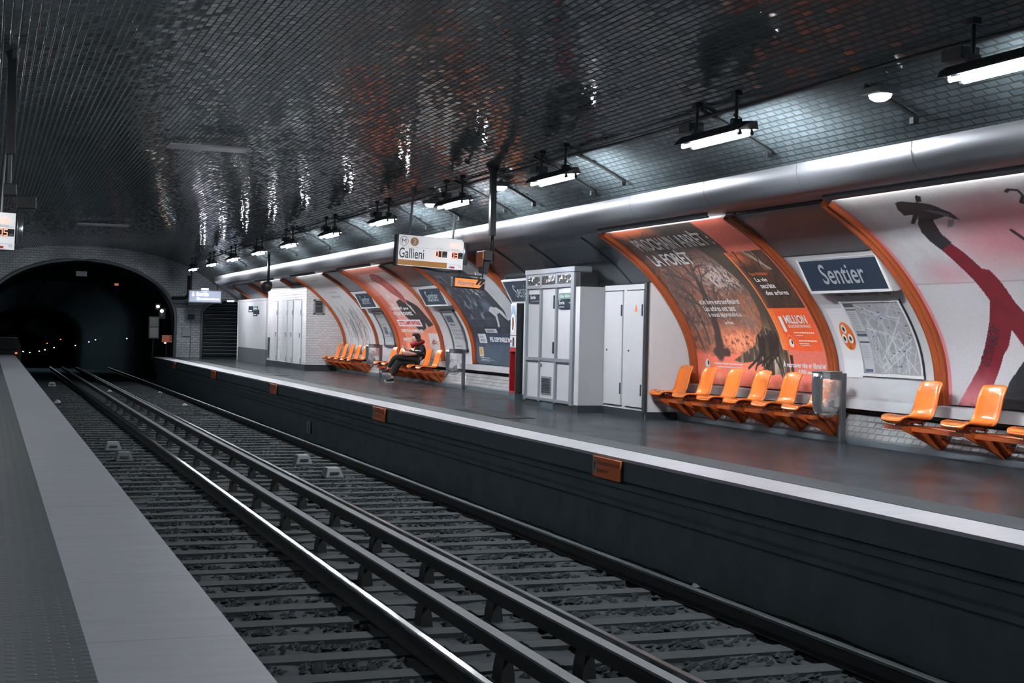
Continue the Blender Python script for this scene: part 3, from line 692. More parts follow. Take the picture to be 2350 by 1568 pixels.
for x, zt in ((7.10, 3.86), (7.92, 3.56)):
    dx = x-7.49
    p = MB().tube([(dx, .08, .27), (dx+.03, .08, zt-2.715-.04)], .022, 8); p.tube([(dx+.03, .08, zt-2.715-.12), (dx+.03, .08, zt-2.715)], [.03, .07], 8)
    p.build('hanging_rod', M['grey_frame'], rr, world=False)
m = MB()
for (a, b) in (((-.30, .1, -.275), (.22, .1, -.33)), ((.22, .1, -.33), (.62, .1, -.31)), ((-.1, .1, -.275), (.4, .1, -.335)), ((.62, .1, -.31), (.62, .1, -.2))): m.tube([a, b], .014, 6)
m.build('under_bracket', M['dark_grey'], rr, world=False)
lt = train_sign((-.26, 22.6, 2.66), math.radians(1.5), 'white hanging train indicator cut off by the left picture edge', 'Pont de Levallois', '05', '05')
p = MB().tube([(.42, .08, .27), (.44, .08, 1.18)], .014, 8); p.build('hanging_rod', M['grey_frame'], lt, world=False)
p = MB().tube([(-.42, .08, .27), (-.42, .08, .95)], .014, 8); p.build('hanging_rod', M['grey_frame'], lt, world=False)
# alarm sign hanging under the indicator
r = empty('alarm_sign', (8.22, 24.6, 2.18), 'small orange backlit sign reading Alarme under the train indicator', 'sign'); r.rotation_euler = (0, math.radians(3), 0)
MB().box(-.31, .31, 0, .12, -.10, .10).build('casing', M['black'], r, world=False, bevel=.02)
MB().box(-.27, .29, -.006, .0, -.075, .075).build('lit_panel', M['glow_orange'], r, world=False)
text('Alarme', lambda a, b: (-.23+.33*a, -.009, -.045+.085*b), None, None, bold=.02, mb=(m := MB())); m.build('lettering', M['letter_grey'], r, world=False)
m = MB()
for x in (.12, .19): m.add([(x, -.009, -.02), (x+.04, -.009, -.02), (x+.12, -.009, .075), (x+.05, -.009, .075)], [(0, 1, 2, 3)])
m.add([(.2, -.0095, -.075), (.29, -.0095, -.075), (.29, -.0095, .0), (.27, -.0095, .02)], [(0, 1, 2, 3)])
m.build('stripes', M['navy'], r, world=False)
m = MB()
for x in (-.2, .2): m.tube([(x, .06, .09), (x, .06, .16)], .02, 6); m.tube([(x*.8, .06, .14), (x*.8, .16, .215)], .012, 6)
m.box(-.25, .25, .04, .08, .13, .16); m.build('hanger', M['dark_grey'], r, world=False)
# exit sign near the end wall
r = empty('exit_sign', (7.92, 56, 2.2), 'backlit blue exit sign reading Sortie hanging by the tunnel wall', 'sign')
MB().box(7.28, 8.56, 56, 56.15, 2.18, 2.68).build('casing', M['grey_frame'], r, bevel=.01)
MB().box(7.32, 8.52, 55.985, 56, 2.22, 2.64).build('lit_panel', M['glow_navy'], r)
m = MB(); G = lambda x0, x1, z0, z1: (lambda a, b: (x0+(x1-x0)*a, 55.98, z0+(z1-z0)*b))
text('Sortie', G(7.58, 8.05, 2.44, 2.60), None, None, bold=.03, mb=m); text('rue des Petits Carreaux', G(7.72, 8.46, 2.30, 2.38), None, None, bold=.02, mb=m)
m.box(7.6, 7.69, 55.978, 55.982, 2.29, 2.39); m.box(7.44, 7.47, 55.978, 55.982, 2.46, 2.60); m.add([(7.38, 55.98, 2.5), (7.455, 55.98, 2.42), (7.53, 55.98, 2.5), (7.455, 55.98, 2.46)], [(0, 1, 2, 3)])
m.build('lettering', M['glow_white'], r)
MB().box(7.78, 8.04, 55.9, 56.1, 2.68, 2.75).build('top_lamp', M['glow_white'], r)
m = MB()
for x in (7.4, 8.4): m.tube([(x, 56.08, 2.68), (x, 56.08, 3.55)], .02, 6)
m.build('hanging_rod', M['black'], r)
tag(fixn(MB().box(8.98, 9.24, 57.2, 57.4, 2.27, 2.33).build('gate_lamp', M['glow_white'], None, (9.1, 57.3, 2.3))), 'small lit white lamp above the metal shutter', 'lamp')

# ================================================================== FAR END
# roller shutter in the gate opening
r = empty('roller_shutter', (8.95, YE+.25, 0), 'dark metal roller shutter closing the exit passage at the far end', 'shutter')
shut = plain('dark_shutter', rgb(40, 46, 50), .35, .6)
m = MB(); k = 0; z = .02
while z < 2.4:
    m.prism([(YE+.30, z), (YE+.24, z+.05), (YE+.24, z+.11), (YE+.30, z+.145)], GX0+.02, GX1, 'x'); z += .145
m.build('slats', shut, r)
for z in [.02+.145*i for i in range(1, 16)]:
    MB().box(GX0+.04, GX1-.02, YE+.215, YE+.245, z-.008, z+.012).build('slat_edge', M['letter_grey'], r)
m = MB().tube([(8.2, YE+.1, 1.6), (8.33, YE+.1, 1.1), (8.28, YE+.1, .95)], .02, 6); m.build('pull_bar', M['steel'], r)
# small items on the pillar
def boxthing(name, x0, x1, y0, y1, z0, z1, mat, label, cat, bev=.01):
    return tag(MB().box(x0, x1, y0, y1, z0, z1).build(name, mat, None, ((x0+x1)/2, (y0+y1)/2, z0), bevel=bev), label, cat)
boxthing('electrical_box', 7.38, 7.72, YE-.14, YE, .86, 1.2, M['warm_white'], 'pale square electrical box on the tiled pillar beside the tunnel', 'box')
boxthing('wall_speaker', 7.62, 7.86, YE-.18, YE, 1.55, 1.75, M['black'], 'small dark wall box on the tiled pillar above the pale box', 'box')
tag(MB().tube([(7.74, YE-.05, 1.55), (7.72, YE-.05, .05)], .02, 6).build('pillar_conduit', M['grey_frame'], None, (7.7, YE, .1)), 'thin conduit running down the tiled pillar', 'conduit')
m = MB().tube([(7.62, YE-.1, 3.3), (7.62, YE-.1, 2.55), (7.5, YE-.1, 2.4), (6.95, YE-.1, 2.38)], .07, 8)
tag(m.build('drain_pipe', M['black'], None, (7.6, YE-.1, 3)), 'thick black pipe bending beside the exit sign on the portal wall', 'pipe')
m = MB().tube([(7.02, YE-.12, 2.22), (7.6, YE-.12, 2.22)], .06, 8); m.tube([(7.0, YE-.12, 2.08), (7.6, YE-.12, 2.08)], .05, 8)
tag(m.build('pipe_pair', M['grey_frame'], None, (7.3, YE-.1, 2.1)), 'pair of short horizontal grey pipes on the pillar below the black pipe', 'pipe')
# driver's mirror / screen inside the portal
r = empty('driver_screen', (6.25, 58.3, .8), 'tall narrow driver mirror panel inside the right of the tunnel mouth', 'mirror')
MB().box(6.05, 6.45, 58.3, 58.36, .74, 1.62).build('frame', M['black'], r)
MB().box(6.09, 6.42, 58.285, 58.3, 1.22, 1.58).build('upper_pane', plain('grey_mirror', rgb(110, 116, 118), .2, .2), r)
MB().box(6.09, 6.42, 58.285, 58.3, .78, 1.18).build('lower_pane', plain('grey_mirror_pale', rgb(128, 134, 136), .2, .2), r)
MB().tube([(6.25, 58.33, .76), (6.2, 58.33, -.05)], .03, 6).build('post', M['black'], r)
r = empty('end_sign', (6.75, 58.2, .6), 'orange warning panel with stripes at the end of the right platform', 'sign')
MB().box(6.56, 6.95, 58.2, 58.22, .60, .88).build('panel', M['plate_orange'], r)
MB().box(6.59, 6.70, 58.19, 58.2, .75, .84).build('pictogram', M['letter_grey'], r)
m = MB()
for z in (.62, .74): m.add([(6.84, 58.19, z), (6.94, 58.19, z+.09), (6.94, 58.19, z+.14), (6.84, 58.19, z+.05)], [(0, 1, 2, 3)])
m.build('stripes', M['letter_dark'], r)
MB().tube([(6.75, 58.21, .6), (6.75, 58.21, 0.)], .02, 6).build('post', M['black'], r)
r = empty('end_sign', (-.05, 58.2, .8), 'orange striped warning panel at the far left picture edge', 'sign')
MB().box(-.35, .16, 58.2, 58.22, 1.0, 1.28).build('panel', M['plate_orange'], r)
m = MB()
for z in (1.03, 1.14): m.add([(0.02, 58.19, z), (.13, 58.19, z+.08), (.13, 58.19, z+.13), (.02, 58.19, z+.05)], [(0, 1, 2, 3)])
m.build('stripes', M['letter_dark'], r); MB().tube([(-.1, 58.21, 1.0), (-.1, 58.21, 0)], .02, 6).build('post', M['black'], r)
# signals
r = empty('signal', (6.55, 59.5, 1.75), 'tunnel signal with a warm lamp above a pale blue one', 'signal')
m = MB().box(6.6, 6.85, 59.7, 59.9, 1.55, 1.98); m.box(6.45, 6.65, 59.7, 59.9, 1.9, 2.15); m.build('casing', M['black'], r)
MB().ball((6.54, 59.66, 2.04), (.07, .02, .06), 12, 6).build('warm_lens', M['lamp_warm'], r, smooth=True)
MB().ball((6.70, 59.66, 1.86), (.07, .02, .07), 12, 6).build('cool_lens', M['lamp_cool'], r, smooth=True)
MB().ball((6.70, 59.66, 1.68), (.06, .02, .06), 12, 6).build('dark_lens', M['grey_frame'], r, smooth=True)
tag(MB().ball((6.78, 58.9, .56), (.06, .04, .03), 10, 6).build('marker_lamp', M['glow_white'], None, (6.78, 58.9, .55), smooth=True), 'tiny lit lamp just under the orange panel at the tunnel', 'lamp')
tag(MB().box(3.28, 3.70, 59.2, 59.25, 3.16, 3.36).build('tunnel_plate', M['letter_grey'], None, (3.5, 59.2, 3.2)), 'pale plate hanging from the crown of the tunnel arch', 'sign')
tag(MB().box(5.0, 5.16, 62., 62.1, 2.9, 3.0).build('tunnel_signal', emissive('dim_red', (1, .2, .1, 1), .35), None, (5.08, 62, 2.95)), 'dim red signal high in the tunnel', 'signal')
# lamps along the tunnel
tl = [(53, 300, -4.67, 'c'), (68, 253, -3.88, 'c'), (90, 207, -2.73, 'c'), (103, 186.7, -2.16, 'c'), (124, 161, -1.43, 'c'), (173, 121.7, -.56, 'c'), (204, 105.3, -.04, 'c'), (219, 98.8, .19, 'c'), (291, 76.1, .54, 'w'), (139, 146.9, -.37, 'r'), (108, 180, -1.25, 'r')]
for i, (px, y, z, c) in enumerate(tl):
    s_ = .032*y/76
    o = MB().ball((6.8, y, z), (s_, s_, s_*.8), 8, 5).build('tunnel_lamp', {'c': M['lamp_cool'], 'w': M['lamp_warm'], 'r': M['lamp_red']}[c], None, (6.8, y, z), smooth=True)
    tag(o, {'c': 'tiny pale light deep inside the dark tunnel', 'w': 'brightest tiny warm light inside the tunnel, at right', 'r': 'tiny red light deep in the tunnel, '+('right' if px == 139 else 'left')+' of the two red ones'}[c], 'light', 'pale lights along the tunnel' if c == 'c' else None)
ld = bpy.data.lights.new('tunnel_fill_light', 'AREA'); ld.shape = 'RECTANGLE'; ld.size = 236; ld.size_y = 1.1; ld.energy = 1700*FILL; ld.color = (.85, .95, 1)  # fill light with its panel, added to lift the dark tunnel walls
lo_ = bpy.data.objects.new('tunnel_fill_light', ld); COL.objects.link(lo_)
tf = empty('tunnel_fill_panel', (3.5, 190, 3.5+tz(190)), 'fill panel added along the crown of the tunnel to brighten its walls', 'lamp')
m = MB(); m.v = [(x, y, z_+tz(y)) for y in (78, 316) for x, z_ in ((2.9, 3.60), (4.1, 3.60), (4.1, 3.64), (2.9, 3.64))]; m.f = [(3, 2, 1, 0), (4, 5, 6, 7), (0, 1, 5, 4), (1, 2, 6, 5), (2, 3, 7, 6), (3, 0, 4, 7)]; m.build('fill_panel', M['rubber'], tf)
zax = Vector((0, .025, 1)).normalized(); yv = Vector((0, 1, -.025)).normalized(); lo_.parent = tf
lo_.matrix_world = Matrix((yv, zax.cross(yv), zax)).transposed().to_4x4(); lo_.location = (0, 7, .07)
# train standing far back in the tunnel at left
r = empty('distant_train', (.9, 96, -1.7), 'barely lit metro train front deep in the tunnel at the far left', 'train')
m = MB().prism([(.2, -1.7), (2.0, -1.7), (2.05, -.3), (1.85, .25), (.35, .25), (.15, -.3)], 96, 100); m.build('body', plain('train_body', rgb(40, 46, 48), .6), r)
MB().box(.35, 1.75, 95.95, 96, -.5, .1).build('windscreen', M['black'], r)
for x in (.3, 1.7): MB().box(x, x+.12, 95.93, 96, -.75, -.68).build('headlamp', M['lamp_red'] if x > 1 else M['grey_frame'], r)

# ================================================================== WHITE BOXES ON THE RIGHT PLATFORM
def panel_quad(mb, x, ya, yb, z0, z1): mb.box(x-.01, x, ya, yb, z0, z1); return mb
# long white hoarding before the shutter
r = empty('white_hoarding', (9.0, 51.6, 0), 'plain white hoarding with a dark lower band beside the shutter', 'partition')
MB().box(9.0, 9.3, 48.95, 54.7, 0.52, 2.22).build('panel', M['white_panel'], r)
MB().box(9.0, 9.3, 48.95, 54.7, .0, .52).build('lower_band', plain('stained_dark_panel', rgb(92, 98, 102), .5, 0, .3), r)
MB().box(8.98, 9.3, 48.95, 54.72, 2.22, 2.30).build('top_rail', M['warm_white'], r)
MB().box(8.98, 9.04, 54.68, 54.74, 0, 2.3).build('corner_post', M['white_paint'], r)
for i, (ya, yb, za, zb, mt, tx) in enumerate([(52.35, 51.5, 1.83, 2.04, 'navy', '←'), (51.3, 50.5, 1.90, 2.03, 'green_sign', ''), (51.36, 50.6, 1.68, 1.89, 'navy', ''), (50.5, 50.2, 1.74, 1.9, 'navy', '')]):
    s_ = empty('direction_sign', (8.99, ya, za), ['blue direction sign, left of the cluster on the white hoarding', 'pale green sign, top of the cluster on the white hoarding', 'blue direction sign, bottom of the cluster on the white hoarding', 'narrow dark sign, right of the cluster on the white hoarding'][i], 'sign')
    MB().box(8.985, 9.0, yb, ya, za, zb).build('plate', M[mt], s_)
    if i != 3: MB().box(8.98, 8.985, yb+.15*(ya-yb), ya-.2*(ya-yb), za+.03, za+.07).build('text_line', M['letter_white'], s_)
# tiled box with doors
def fx(y): return 9.06+(48.9-y)*.0153
TB = [(9.06, 48.9), (9.15, 43.02), (10.38, 43.02), (10.38, 48.9)]       # footprint, X and Y
def topz(x): return min(2.62, float(np.interp(-x, -PP[:, 0], PP[:, 1]))-.03)
mb = MB(); uv = []
def tface(p, q, L0, seg=10):
    L = math.hypot(q[0]-p[0], q[1]-p[1])
    for i in range(seg):
        a, b = i/seg, (i+1)/seg; xa, ya_ = p[0]+(q[0]-p[0])*a, p[1]+(q[1]-p[1])*a; xb, yb_ = p[0]+(q[0]-p[0])*b, p[1]+(q[1]-p[1])*b
        za, zb = topz(xa), topz(xb); mb.add([(xa, ya_, 0), (xb, yb_, 0), (xb, yb_, zb), (xa, ya_, za)], [(0, 1, 2, 3)]); uv.extend([(L0+L*a, 0), (L0+L*b, 0), (L0+L*b, zb), (L0+L*a, za)])
tface(TB[0], TB[1], 0, 1); tface(TB[1], TB[2], 5.88, 16); tface(TB[3], TB[0], 9., 16)
for i in range(12):
    xa, xb = 9.06+1.32*i/12, 9.06+1.32*(i+1)/12
    mb.add([(xa, 48.9, topz(xa)), (xb, 48.9, topz(xb)), (xb, 43.02, topz(xb)), (xa, 43.02, topz(xa))], [(0, 1, 2, 3)]); uv.extend([(0, 0)]*4)
mb.uv = uv; o = mb.build('tiled_cubicle', M['wtile']); tag(o, 'white tiled technical cubicle with narrow doors in mid distance', 'cubicle')
def slant(m, y0, y1, x0, x1, z0, z1):
    """box on the front face: x measured from the face"""
    m.add([(fx(y)+x, y, z) for y in (y0, y1) for x in (x0, x1) for z in (z0, z1)], [(0, 1, 3, 2), (4, 6, 7, 5), (0, 4, 5, 1), (2, 3, 7, 6), (0, 2, 6, 4), (1, 5, 7, 3)]); return m
m = slant(MB(), 43.0, 48.93, -.03, .1, 0, .17)
m.box(9.12, 10.11, 42.98, 43.03, 0, .17); m.build('plinth', M['dark_grey'], o)
for ya, yb in ((48.1, 47.2), (46.5, 45.65), (45.55, 44.85), (44.6, 43.6)):
    dr = slant(MB(), yb, ya, -.025, 0, .09, 2.15).build('door', M['white_panel'], o)
    fh = MB().tube([(fx(yb)-.04, yb+.12, 1.12), (fx(yb)-.05, yb+.12, 1.0)], .012, 6); slant(fh, yb+.1, yb+.3, -.05, -.02, 1.1, 1.13)
    fh.build('door_handle', M['steel'], dr)
    hg = slant(MB(), yb+.03, yb+.06, -.035, -.02, .2, .35); slant(hg, yb+.03, yb+.06, -.035, -.02, 1.7, 1.85); hg.build('hinge', M['dark_grey'], dr)
    gp = slant(MB(), yb-.02, yb, -.012, 0, .09, 2.15); slant(gp, ya, ya+.02, -.012, 0, .09, 2.15); slant(gp, yb, ya, -.012, 0, 2.15, 2.165); gp.build('door_frame', M['grey_frame'], dr)
slant(MB(), 48.5, 48.75, -.02, 0, .25, .95).build('floor_grille', M['dark_grey'], o)
nf = lambda x, o_: (x-.43, 43.02-o_)     # slanting face: point at x, o_ in front
def nbox(m, x0, x1, o0, o1, z0, z1):
    m.add([nf(x, o_)+(z,) for x in (x0, x1) for o_ in (o0, o1) for z in (z0, z1)], [(0, 1, 3, 2), (4, 6, 7, 5), (0, 4, 5, 1), (2, 3, 7, 6), (0, 2, 6, 4), (1, 5, 7, 3)]); return m
vf = MB(); nbox(vf, 9.80, 10.13, 0, .04, 1.72, 1.76); nbox(vf, 9.80, 10.13, 0, .04, 2.13, 2.18); nbox(vf, 9.80, 9.85, 0, .04, 1.72, 2.18); nbox(vf, 10.08, 10.13, 0, .04, 1.72, 2.18); vf = vf.build('vent_frame', M['letter_grey'], o)
nbox(MB(), 9.85, 10.08, 0, .012, 1.76, 2.13).build('vent_grille', M['black'], vf)
g = MB()
for i in range(8): nbox(g, 9.86, 10.07, .012, .022, 1.78+i*.043, 1.79+i*.043)
g.build('vent_slats', M['grey_frame'], vf)

# kiosk -----------------------------------------------------------------
r = empty('staff_kiosk', (9.5, 22.8, 0), 'grey framed white staff kiosk with three small top windows', 'kiosk')
KX = 9.10; ya, yb = 23.98, 21.74
MB().box(KX+.03, 9.42, yb+.03, ya-.03, 0.14, 2.36).build('inner_walls', M['white_panel'], r)
MB().box(KX+.02, 9.42, yb+.01, ya-.01, 0, .15).build('plinth', M['dark_grey'], r)
MB().box(KX-.02, 9.40, yb-.04, ya+.02, 2.33, 2.42).build('top_cap', M['grey_frame'], r, bevel=.01)
ycol = [ya, 23.23, 22.50, yb]
for y, w_ in ((ya-.04, .08), (23.25, .07), (22.52, .07), (yb+.06, .14)):
    MB().box(KX-.01, KX+.05, y-w_/2, y+w_/2, .1, 2.35).build('mullion', M['grey_frame'], r, bevel=.005)
for z0, z1 in ((2.29, 2.33), (2.08, 2.14), (.81, .87), (.12, .17)):
    MB().box(KX-.005, KX+.045, yb, ya, z0, z1).build('transom', M['grey_frame'], r, bevel=.004)
gl = NT('kiosk_glass'); gl.set(base=rgb(120, 122, 126), rough=.08, metal=.6)
tcn = gl.n('ShaderNodeTexCoord').outputs['Object']; nb = gl.n('ShaderNodeTexNoise', {'Vector': tcn, 'Scale': 6.}).outputs[0]
bpn = gl.n('ShaderNodeBump', {'Height': nb, 'Strength': .6, 'Distance': .08}); gl.set(normal=bpn.outputs[0])
for y0_, y1_ in ((23.88, 23.3), (23.2, 22.57), (22.47, 21.86)):
    MB().box(KX+.0, KX+.02, y1_, y0_, 2.14, 2.29).build('top_window', gl.m, r)
MB().box(KX+.0, KX+.03, 22.57, 23.20, .17, .8).build('lower_door_panel', M['white_panel'], r)
vf = MB().box(KX-.012, KX+.0, 22.66, 23.12, .24, .55).build('louvre_frame', M['grey_frame'], r)
g = MB()
for i in range(9): g.box(KX-.02, KX-.012, 22.70, 23.08, .27+i*.029, .285+i*.029)
g.build('louvre_slats', M['black'], vf)
lk = MB().tube([(KX-.03, 23.14, .74), (KX+.0, 23.14, .74)], .03, 10); lk.build('lock', M['steel'], r)
MB().box(KX-.02, KX+.0, 22.58, 22.61, 1.72, 1.95).build('hinge', M['dark_grey'], r)
MB().box(KX-.02, KX+.0, 22.58, 22.61, .95, 1.15).build('hinge', M['dark_grey'], r)
MB().box(KX+.015, KX+.0275, 22.6, 23.2, 0.0, .14).build('kick_plate', M['concrete'], r)
def ksign(name, y0_, y1_, z0, z1, mat, label, tx, x=KX+.0):
    s_ = empty(name, (x, y0_, z0), label, 'sign')
    MB().box(x-.005, x+.029, y1_, y0_, z0, z1).build('plate', mat, s_)
    m = MB()
    for (t, a, b, c, d, bo) in tx: text(t, (lambda a, b, c, d: (lambda p, q: (x-.008, y0_-(y0_-y1_)*(a+(b-a)*p), z0+(z1-z0)*(c+(d-c)*q))))(a, b, c, d), None, None, bold=bo, mb=m)
    m.build('lettering', M['letter_white'], s_)
ksign('exit_sign', 23.83, 23.27, 1.83, 1.98, M['navy'], 'small blue Sortie sign at the left of the staff kiosk', [('Sortie', .18, .62, .45, .9, .02), ('rue des Petits Carreaux', .2, .95, .12, .28, 0)])
ksign('exit_sign', 22.40, 21.86, 1.72, 1.86, M['navy'], 'small blue Sortie sign at the right of the staff kiosk', [('Sortie', .05, .5, .5, .92, .02), ('rue Réaumur', .05, .5, .12, .3, 0), ('→', .85, .97, .55, .8, .02)])
ksign('information_plate', 22.38, 21.87, 1.88, 1.98, M['green_sign'], 'small pale green plate above the right kiosk sign', [('Câbles', .08, .42, .25, .75, 0), ('Quai', .52, .9, .25, .75, 0)])
# side panel
r = empty('kiosk_side_wall', (9.35, 21.55, 0), 'white side wall with dark grille between kiosk and cupboards', 'partition')
MB().box(9.13, 9.6, 21.55, 21.74, .12, 2.08).build('panel', M['white_panel'], r)
MB().box(9.13, 9.45, 21.55, 21.74, 2.08, 2.31).build('grille', M['black'], r)
MB().box(9.12, 9.6, 21.54, 21.74, 0, .12).build('plinth', M['dark_grey'], r)
# cupboards
r = empty('wall_cupboard', (9.9, 20.7, 0), 'tall white double door cupboard between kiosk and first seats', 'cupboard')
CX = 9.57
MB().box(CX, 9.74, 19.98, 21.54, .12, 2.10).build('body', M['white_panel'], r)
MB().box(CX-.01, 9.9, 19.98, 21.54, 0, .12).build('plinth', M['dark_grey'], r)
for a, b in ((21.47, 20.79), (20.62, 20.02)):
    d = MB().box(CX-.02, CX, b, a, .17, 2.0).build('door', M['white_panel'], r, bevel=.003)
    MB().box(CX-.022, CX-.001, b-.012, a+.012, 2.0, 2.015).build('door_gap', M['black'], d)
    MB().box(CX-.012, CX-.001, b-.012, a+.012, .155, .17).build('door_gap', M['black'], d)
    MB().tube([(CX-.03, a-.1, 1.05), (CX-.02, a-.1, 1.05)], .015, 8).build('keyhole', M['black'], d)
    h_ = MB().box(CX-.035, CX-.02, b+.01, b+.035, 1.6, 1.78); h_.box(CX-.035, CX-.02, b+.01, b+.035, .35, .53); h_.build('hinge', M['dark_grey'], d)
m = MB().add([(CX-.024, 20.32, 1.67), (CX-.024, 20.22, 1.67), (CX-.024, 20.27, 1.79)], [(0, 1, 2)]); m.build('warning_triangle', M['plate_orange'], r)
MB().box(CX-.025, CX+.02, 19.90, 19.985, 0.1, 2.12).build('corner_trim', M['dark_grey'], r)
# end wall of the cupboards, facing the first seats
ew = [(9.585, 2.10)]+[(S(0, s_, -.0)[0], S(0, s_, -.0)[2]) for s_ in frange(1.93, .12, 14)]+[(10.33, .42), (10.33, .355), (10.14, .09), (10.11, 0), (9.585, 0)]
o = fixn(MB().prism(ew, 19.93, 19.98).build('white_end_wall', M['white_paint'], None, (10., 19.95, 0))); tag(o, 'white end wall beside the cupboard behind the first orange seat', 'partition')
MB().box(9.575, 10.11, 19.90, 19.93, 0, .11).build('plinth', M['dark_grey'], o)
# soffit over the cupboards and kiosk
m = MB(); m.grid(lambda y, s: S(y, s, -.045), [20.9, 28.2], frange(1.6, 3.2, 10)); tag(m.build('upper_wall_panel', M['steel_panel'], None, S(24, 2.4)), 'plain grey metal wall lining above the kiosk and cupboards', 'panel')
for y in (21.9, 24.3, 26.2):
    m = MB().tube([S(y, s, -.034) for s in frange(1.9, 3.1, 6)], .008, 4); tag(m.build('panel_seam', M['dark_grey'], None, S(y, 2.5)), 'thin dark seam in the wall lining, '+{21.9: 'right', 24.3: 'middle', 26.2: 'left'}[y]+' one above the kiosk', 'seam')
# help point
r = empty('help_point', (9.55, 25.7, 0), 'tall slim help point, pale blue above and red extinguisher cabinet below', 'help point')
HX = 9.5
MB().box(HX, HX+.25, 25.52, 25.86, 0, .13).build('base', M['concrete'], r)
MB().box(HX, HX+.25, 25.52, 25.86, 1.0, 1.86).build('upper_casing', M['white_panel'], r, bevel=.02)
MB().box(HX, HX+.25, 25.50, 25.52, .13, 1.86).build('side_strip', M['black'], r)
bl = MB()
def ov(cy, cz, ry, rz, K=24): return [(cy+ry*math.cos(6.2832*k/K), cz+rz*math.sin(6.2832*k/K)) for k in range(K)]
def ovp(mb, x, pts): mb.add([(x, p[0], p[1]) for p in pts], [tuple(range(len(pts)))])
b1 = MB(); ovp(b1, HX-.003, [(25.69+.15*math.cos(t), 1.55+.27*(1 if math.sin(t) > 0 else 1)*math.sin(t)) for t in [6.2832*k/24 for k in range(24)]]); b1.build('blue_surround', M['blue'], r)
b1 = MB(); ovp(b1, HX-.006, ov(25.69, 1.47, .12, .19)); b1.build('white_oval', M['white_paint'], r)
b1 = MB(); ovp(b1, HX-.009, ov(25.69, 1.47, .055, .13)); b1.build('intercom_slot', M['black'], r)
MB().box(HX-.012, HX-.009, 25.68, 25.71, 1.38, 1.54).build('intercom_light', M['letter_orange'], r)
MB().box(HX-.005, HX, 25.53, 25.85, 1.235, 1.25).build('red_line', M['red'], r)
MB().box(HX-.006, HX, 25.62, 25.70, 1.03, 1.2).build('slot', M['black'], r)
MB().box(HX-.006, HX, 25.76, 25.82, 1.1, 1.15).build('red_button', M['red'], r)
ec = MB(); ec.box(HX, HX+.25, 25.52, 25.86, .13, .17); ec.box(HX, HX+.25, 25.52, 25.86, .93, 1.0); ec.box(HX, HX+.25, 25.83, 25.86, .17, .93); ec.box(HX, HX+.25, 25.52, 25.55, .17, .93); ec.build('extinguisher_cabinet', M['red'], r, bevel=.005)
MB().box(HX+.2, HX+.24, 25.55, 25.83, .17, .93).build('cabinet_back', M['black'], r)
ex = empty('fire_extinguisher', (HX+.1, 25.63, .18), 'red fire extinguisher inside the red cabinet', 'extinguisher')
m = MB().tube([(0, 0, 0), (0, 0, .36), (0, 0, .42), (0, 0, .46)], [.06, .06, .035, .02], 12); m.build('cylinder', M['red'], ex, world=False, smooth=True)
m = MB().tube([(0, 0, .46), (-.05, .02, .44), (-.07, .03, .3), (-.06, .03, .12)], .01, 6); m.box(-.02, .02, -.03, .05, .46, .49); m.build('hose', M['black'], ex, world=False)
r = empty('technical_cabinet', (9.8, 24.8, 0), 'narrow white cabinet between the help point and the kiosk', 'cabinet')
MB().box(9.62, 9.84, 24.0, 25.45, .1, 1.87).build('body', M['white_panel'], r, bevel=.01)
MB().box(9.61, 9.9, 24.0, 25.44, 0, .12).build('plinth', M['dark_grey'], r)
MB().box(9.605, 9.62, 24.1, 25.2, .18, 1.82).build('door', M['warm_white'], r)
m = MB().box(9.59, 9.605, 24.06, 24.16, 1.4, 1.75); m.box(9.59, 9.605, 24.06, 24.16, .35, .75); m.build('hinge', M['dark_grey'], r)

# ================================================================== POSTERS
def fbm(h, w_, cell, oct=4, seed=0, sx=1., sy=1.):
    rs = np.random.RandomState(seed); out = np.zeros((h, w_)); amp = 1.; tot = 0
    for o in range(oct):
        ch, cw = max(2, int(h/(cell*sy))+2), max(2, int(w_/(cell*sx))+2); g = rs.rand(ch, cw)
        y = np.linspace(0, ch-1.001, h); x = np.linspace(0, cw-1.001, w_); yi = y.astype(int); xi = x.astype(int)
        fy = y-yi; fx = x-xi; fy = fy*fy*(3-2*fy); fx = fx*fx*(3-2*fx)
        a = g[yi][:, xi]; b = g[yi][:, xi+1]; c = g[yi+1][:, xi]; d = g[yi+1][:, xi+1]
        fx = fx[None]; fy = fy[:, None]
        out += amp*((a*(1-fx)+b*fx)*(1-fy)+(c*(1-fx)+d*fx)*fy); tot += amp; amp *= .55; cell /= 2
        if cell < 1: break
    return out/tot
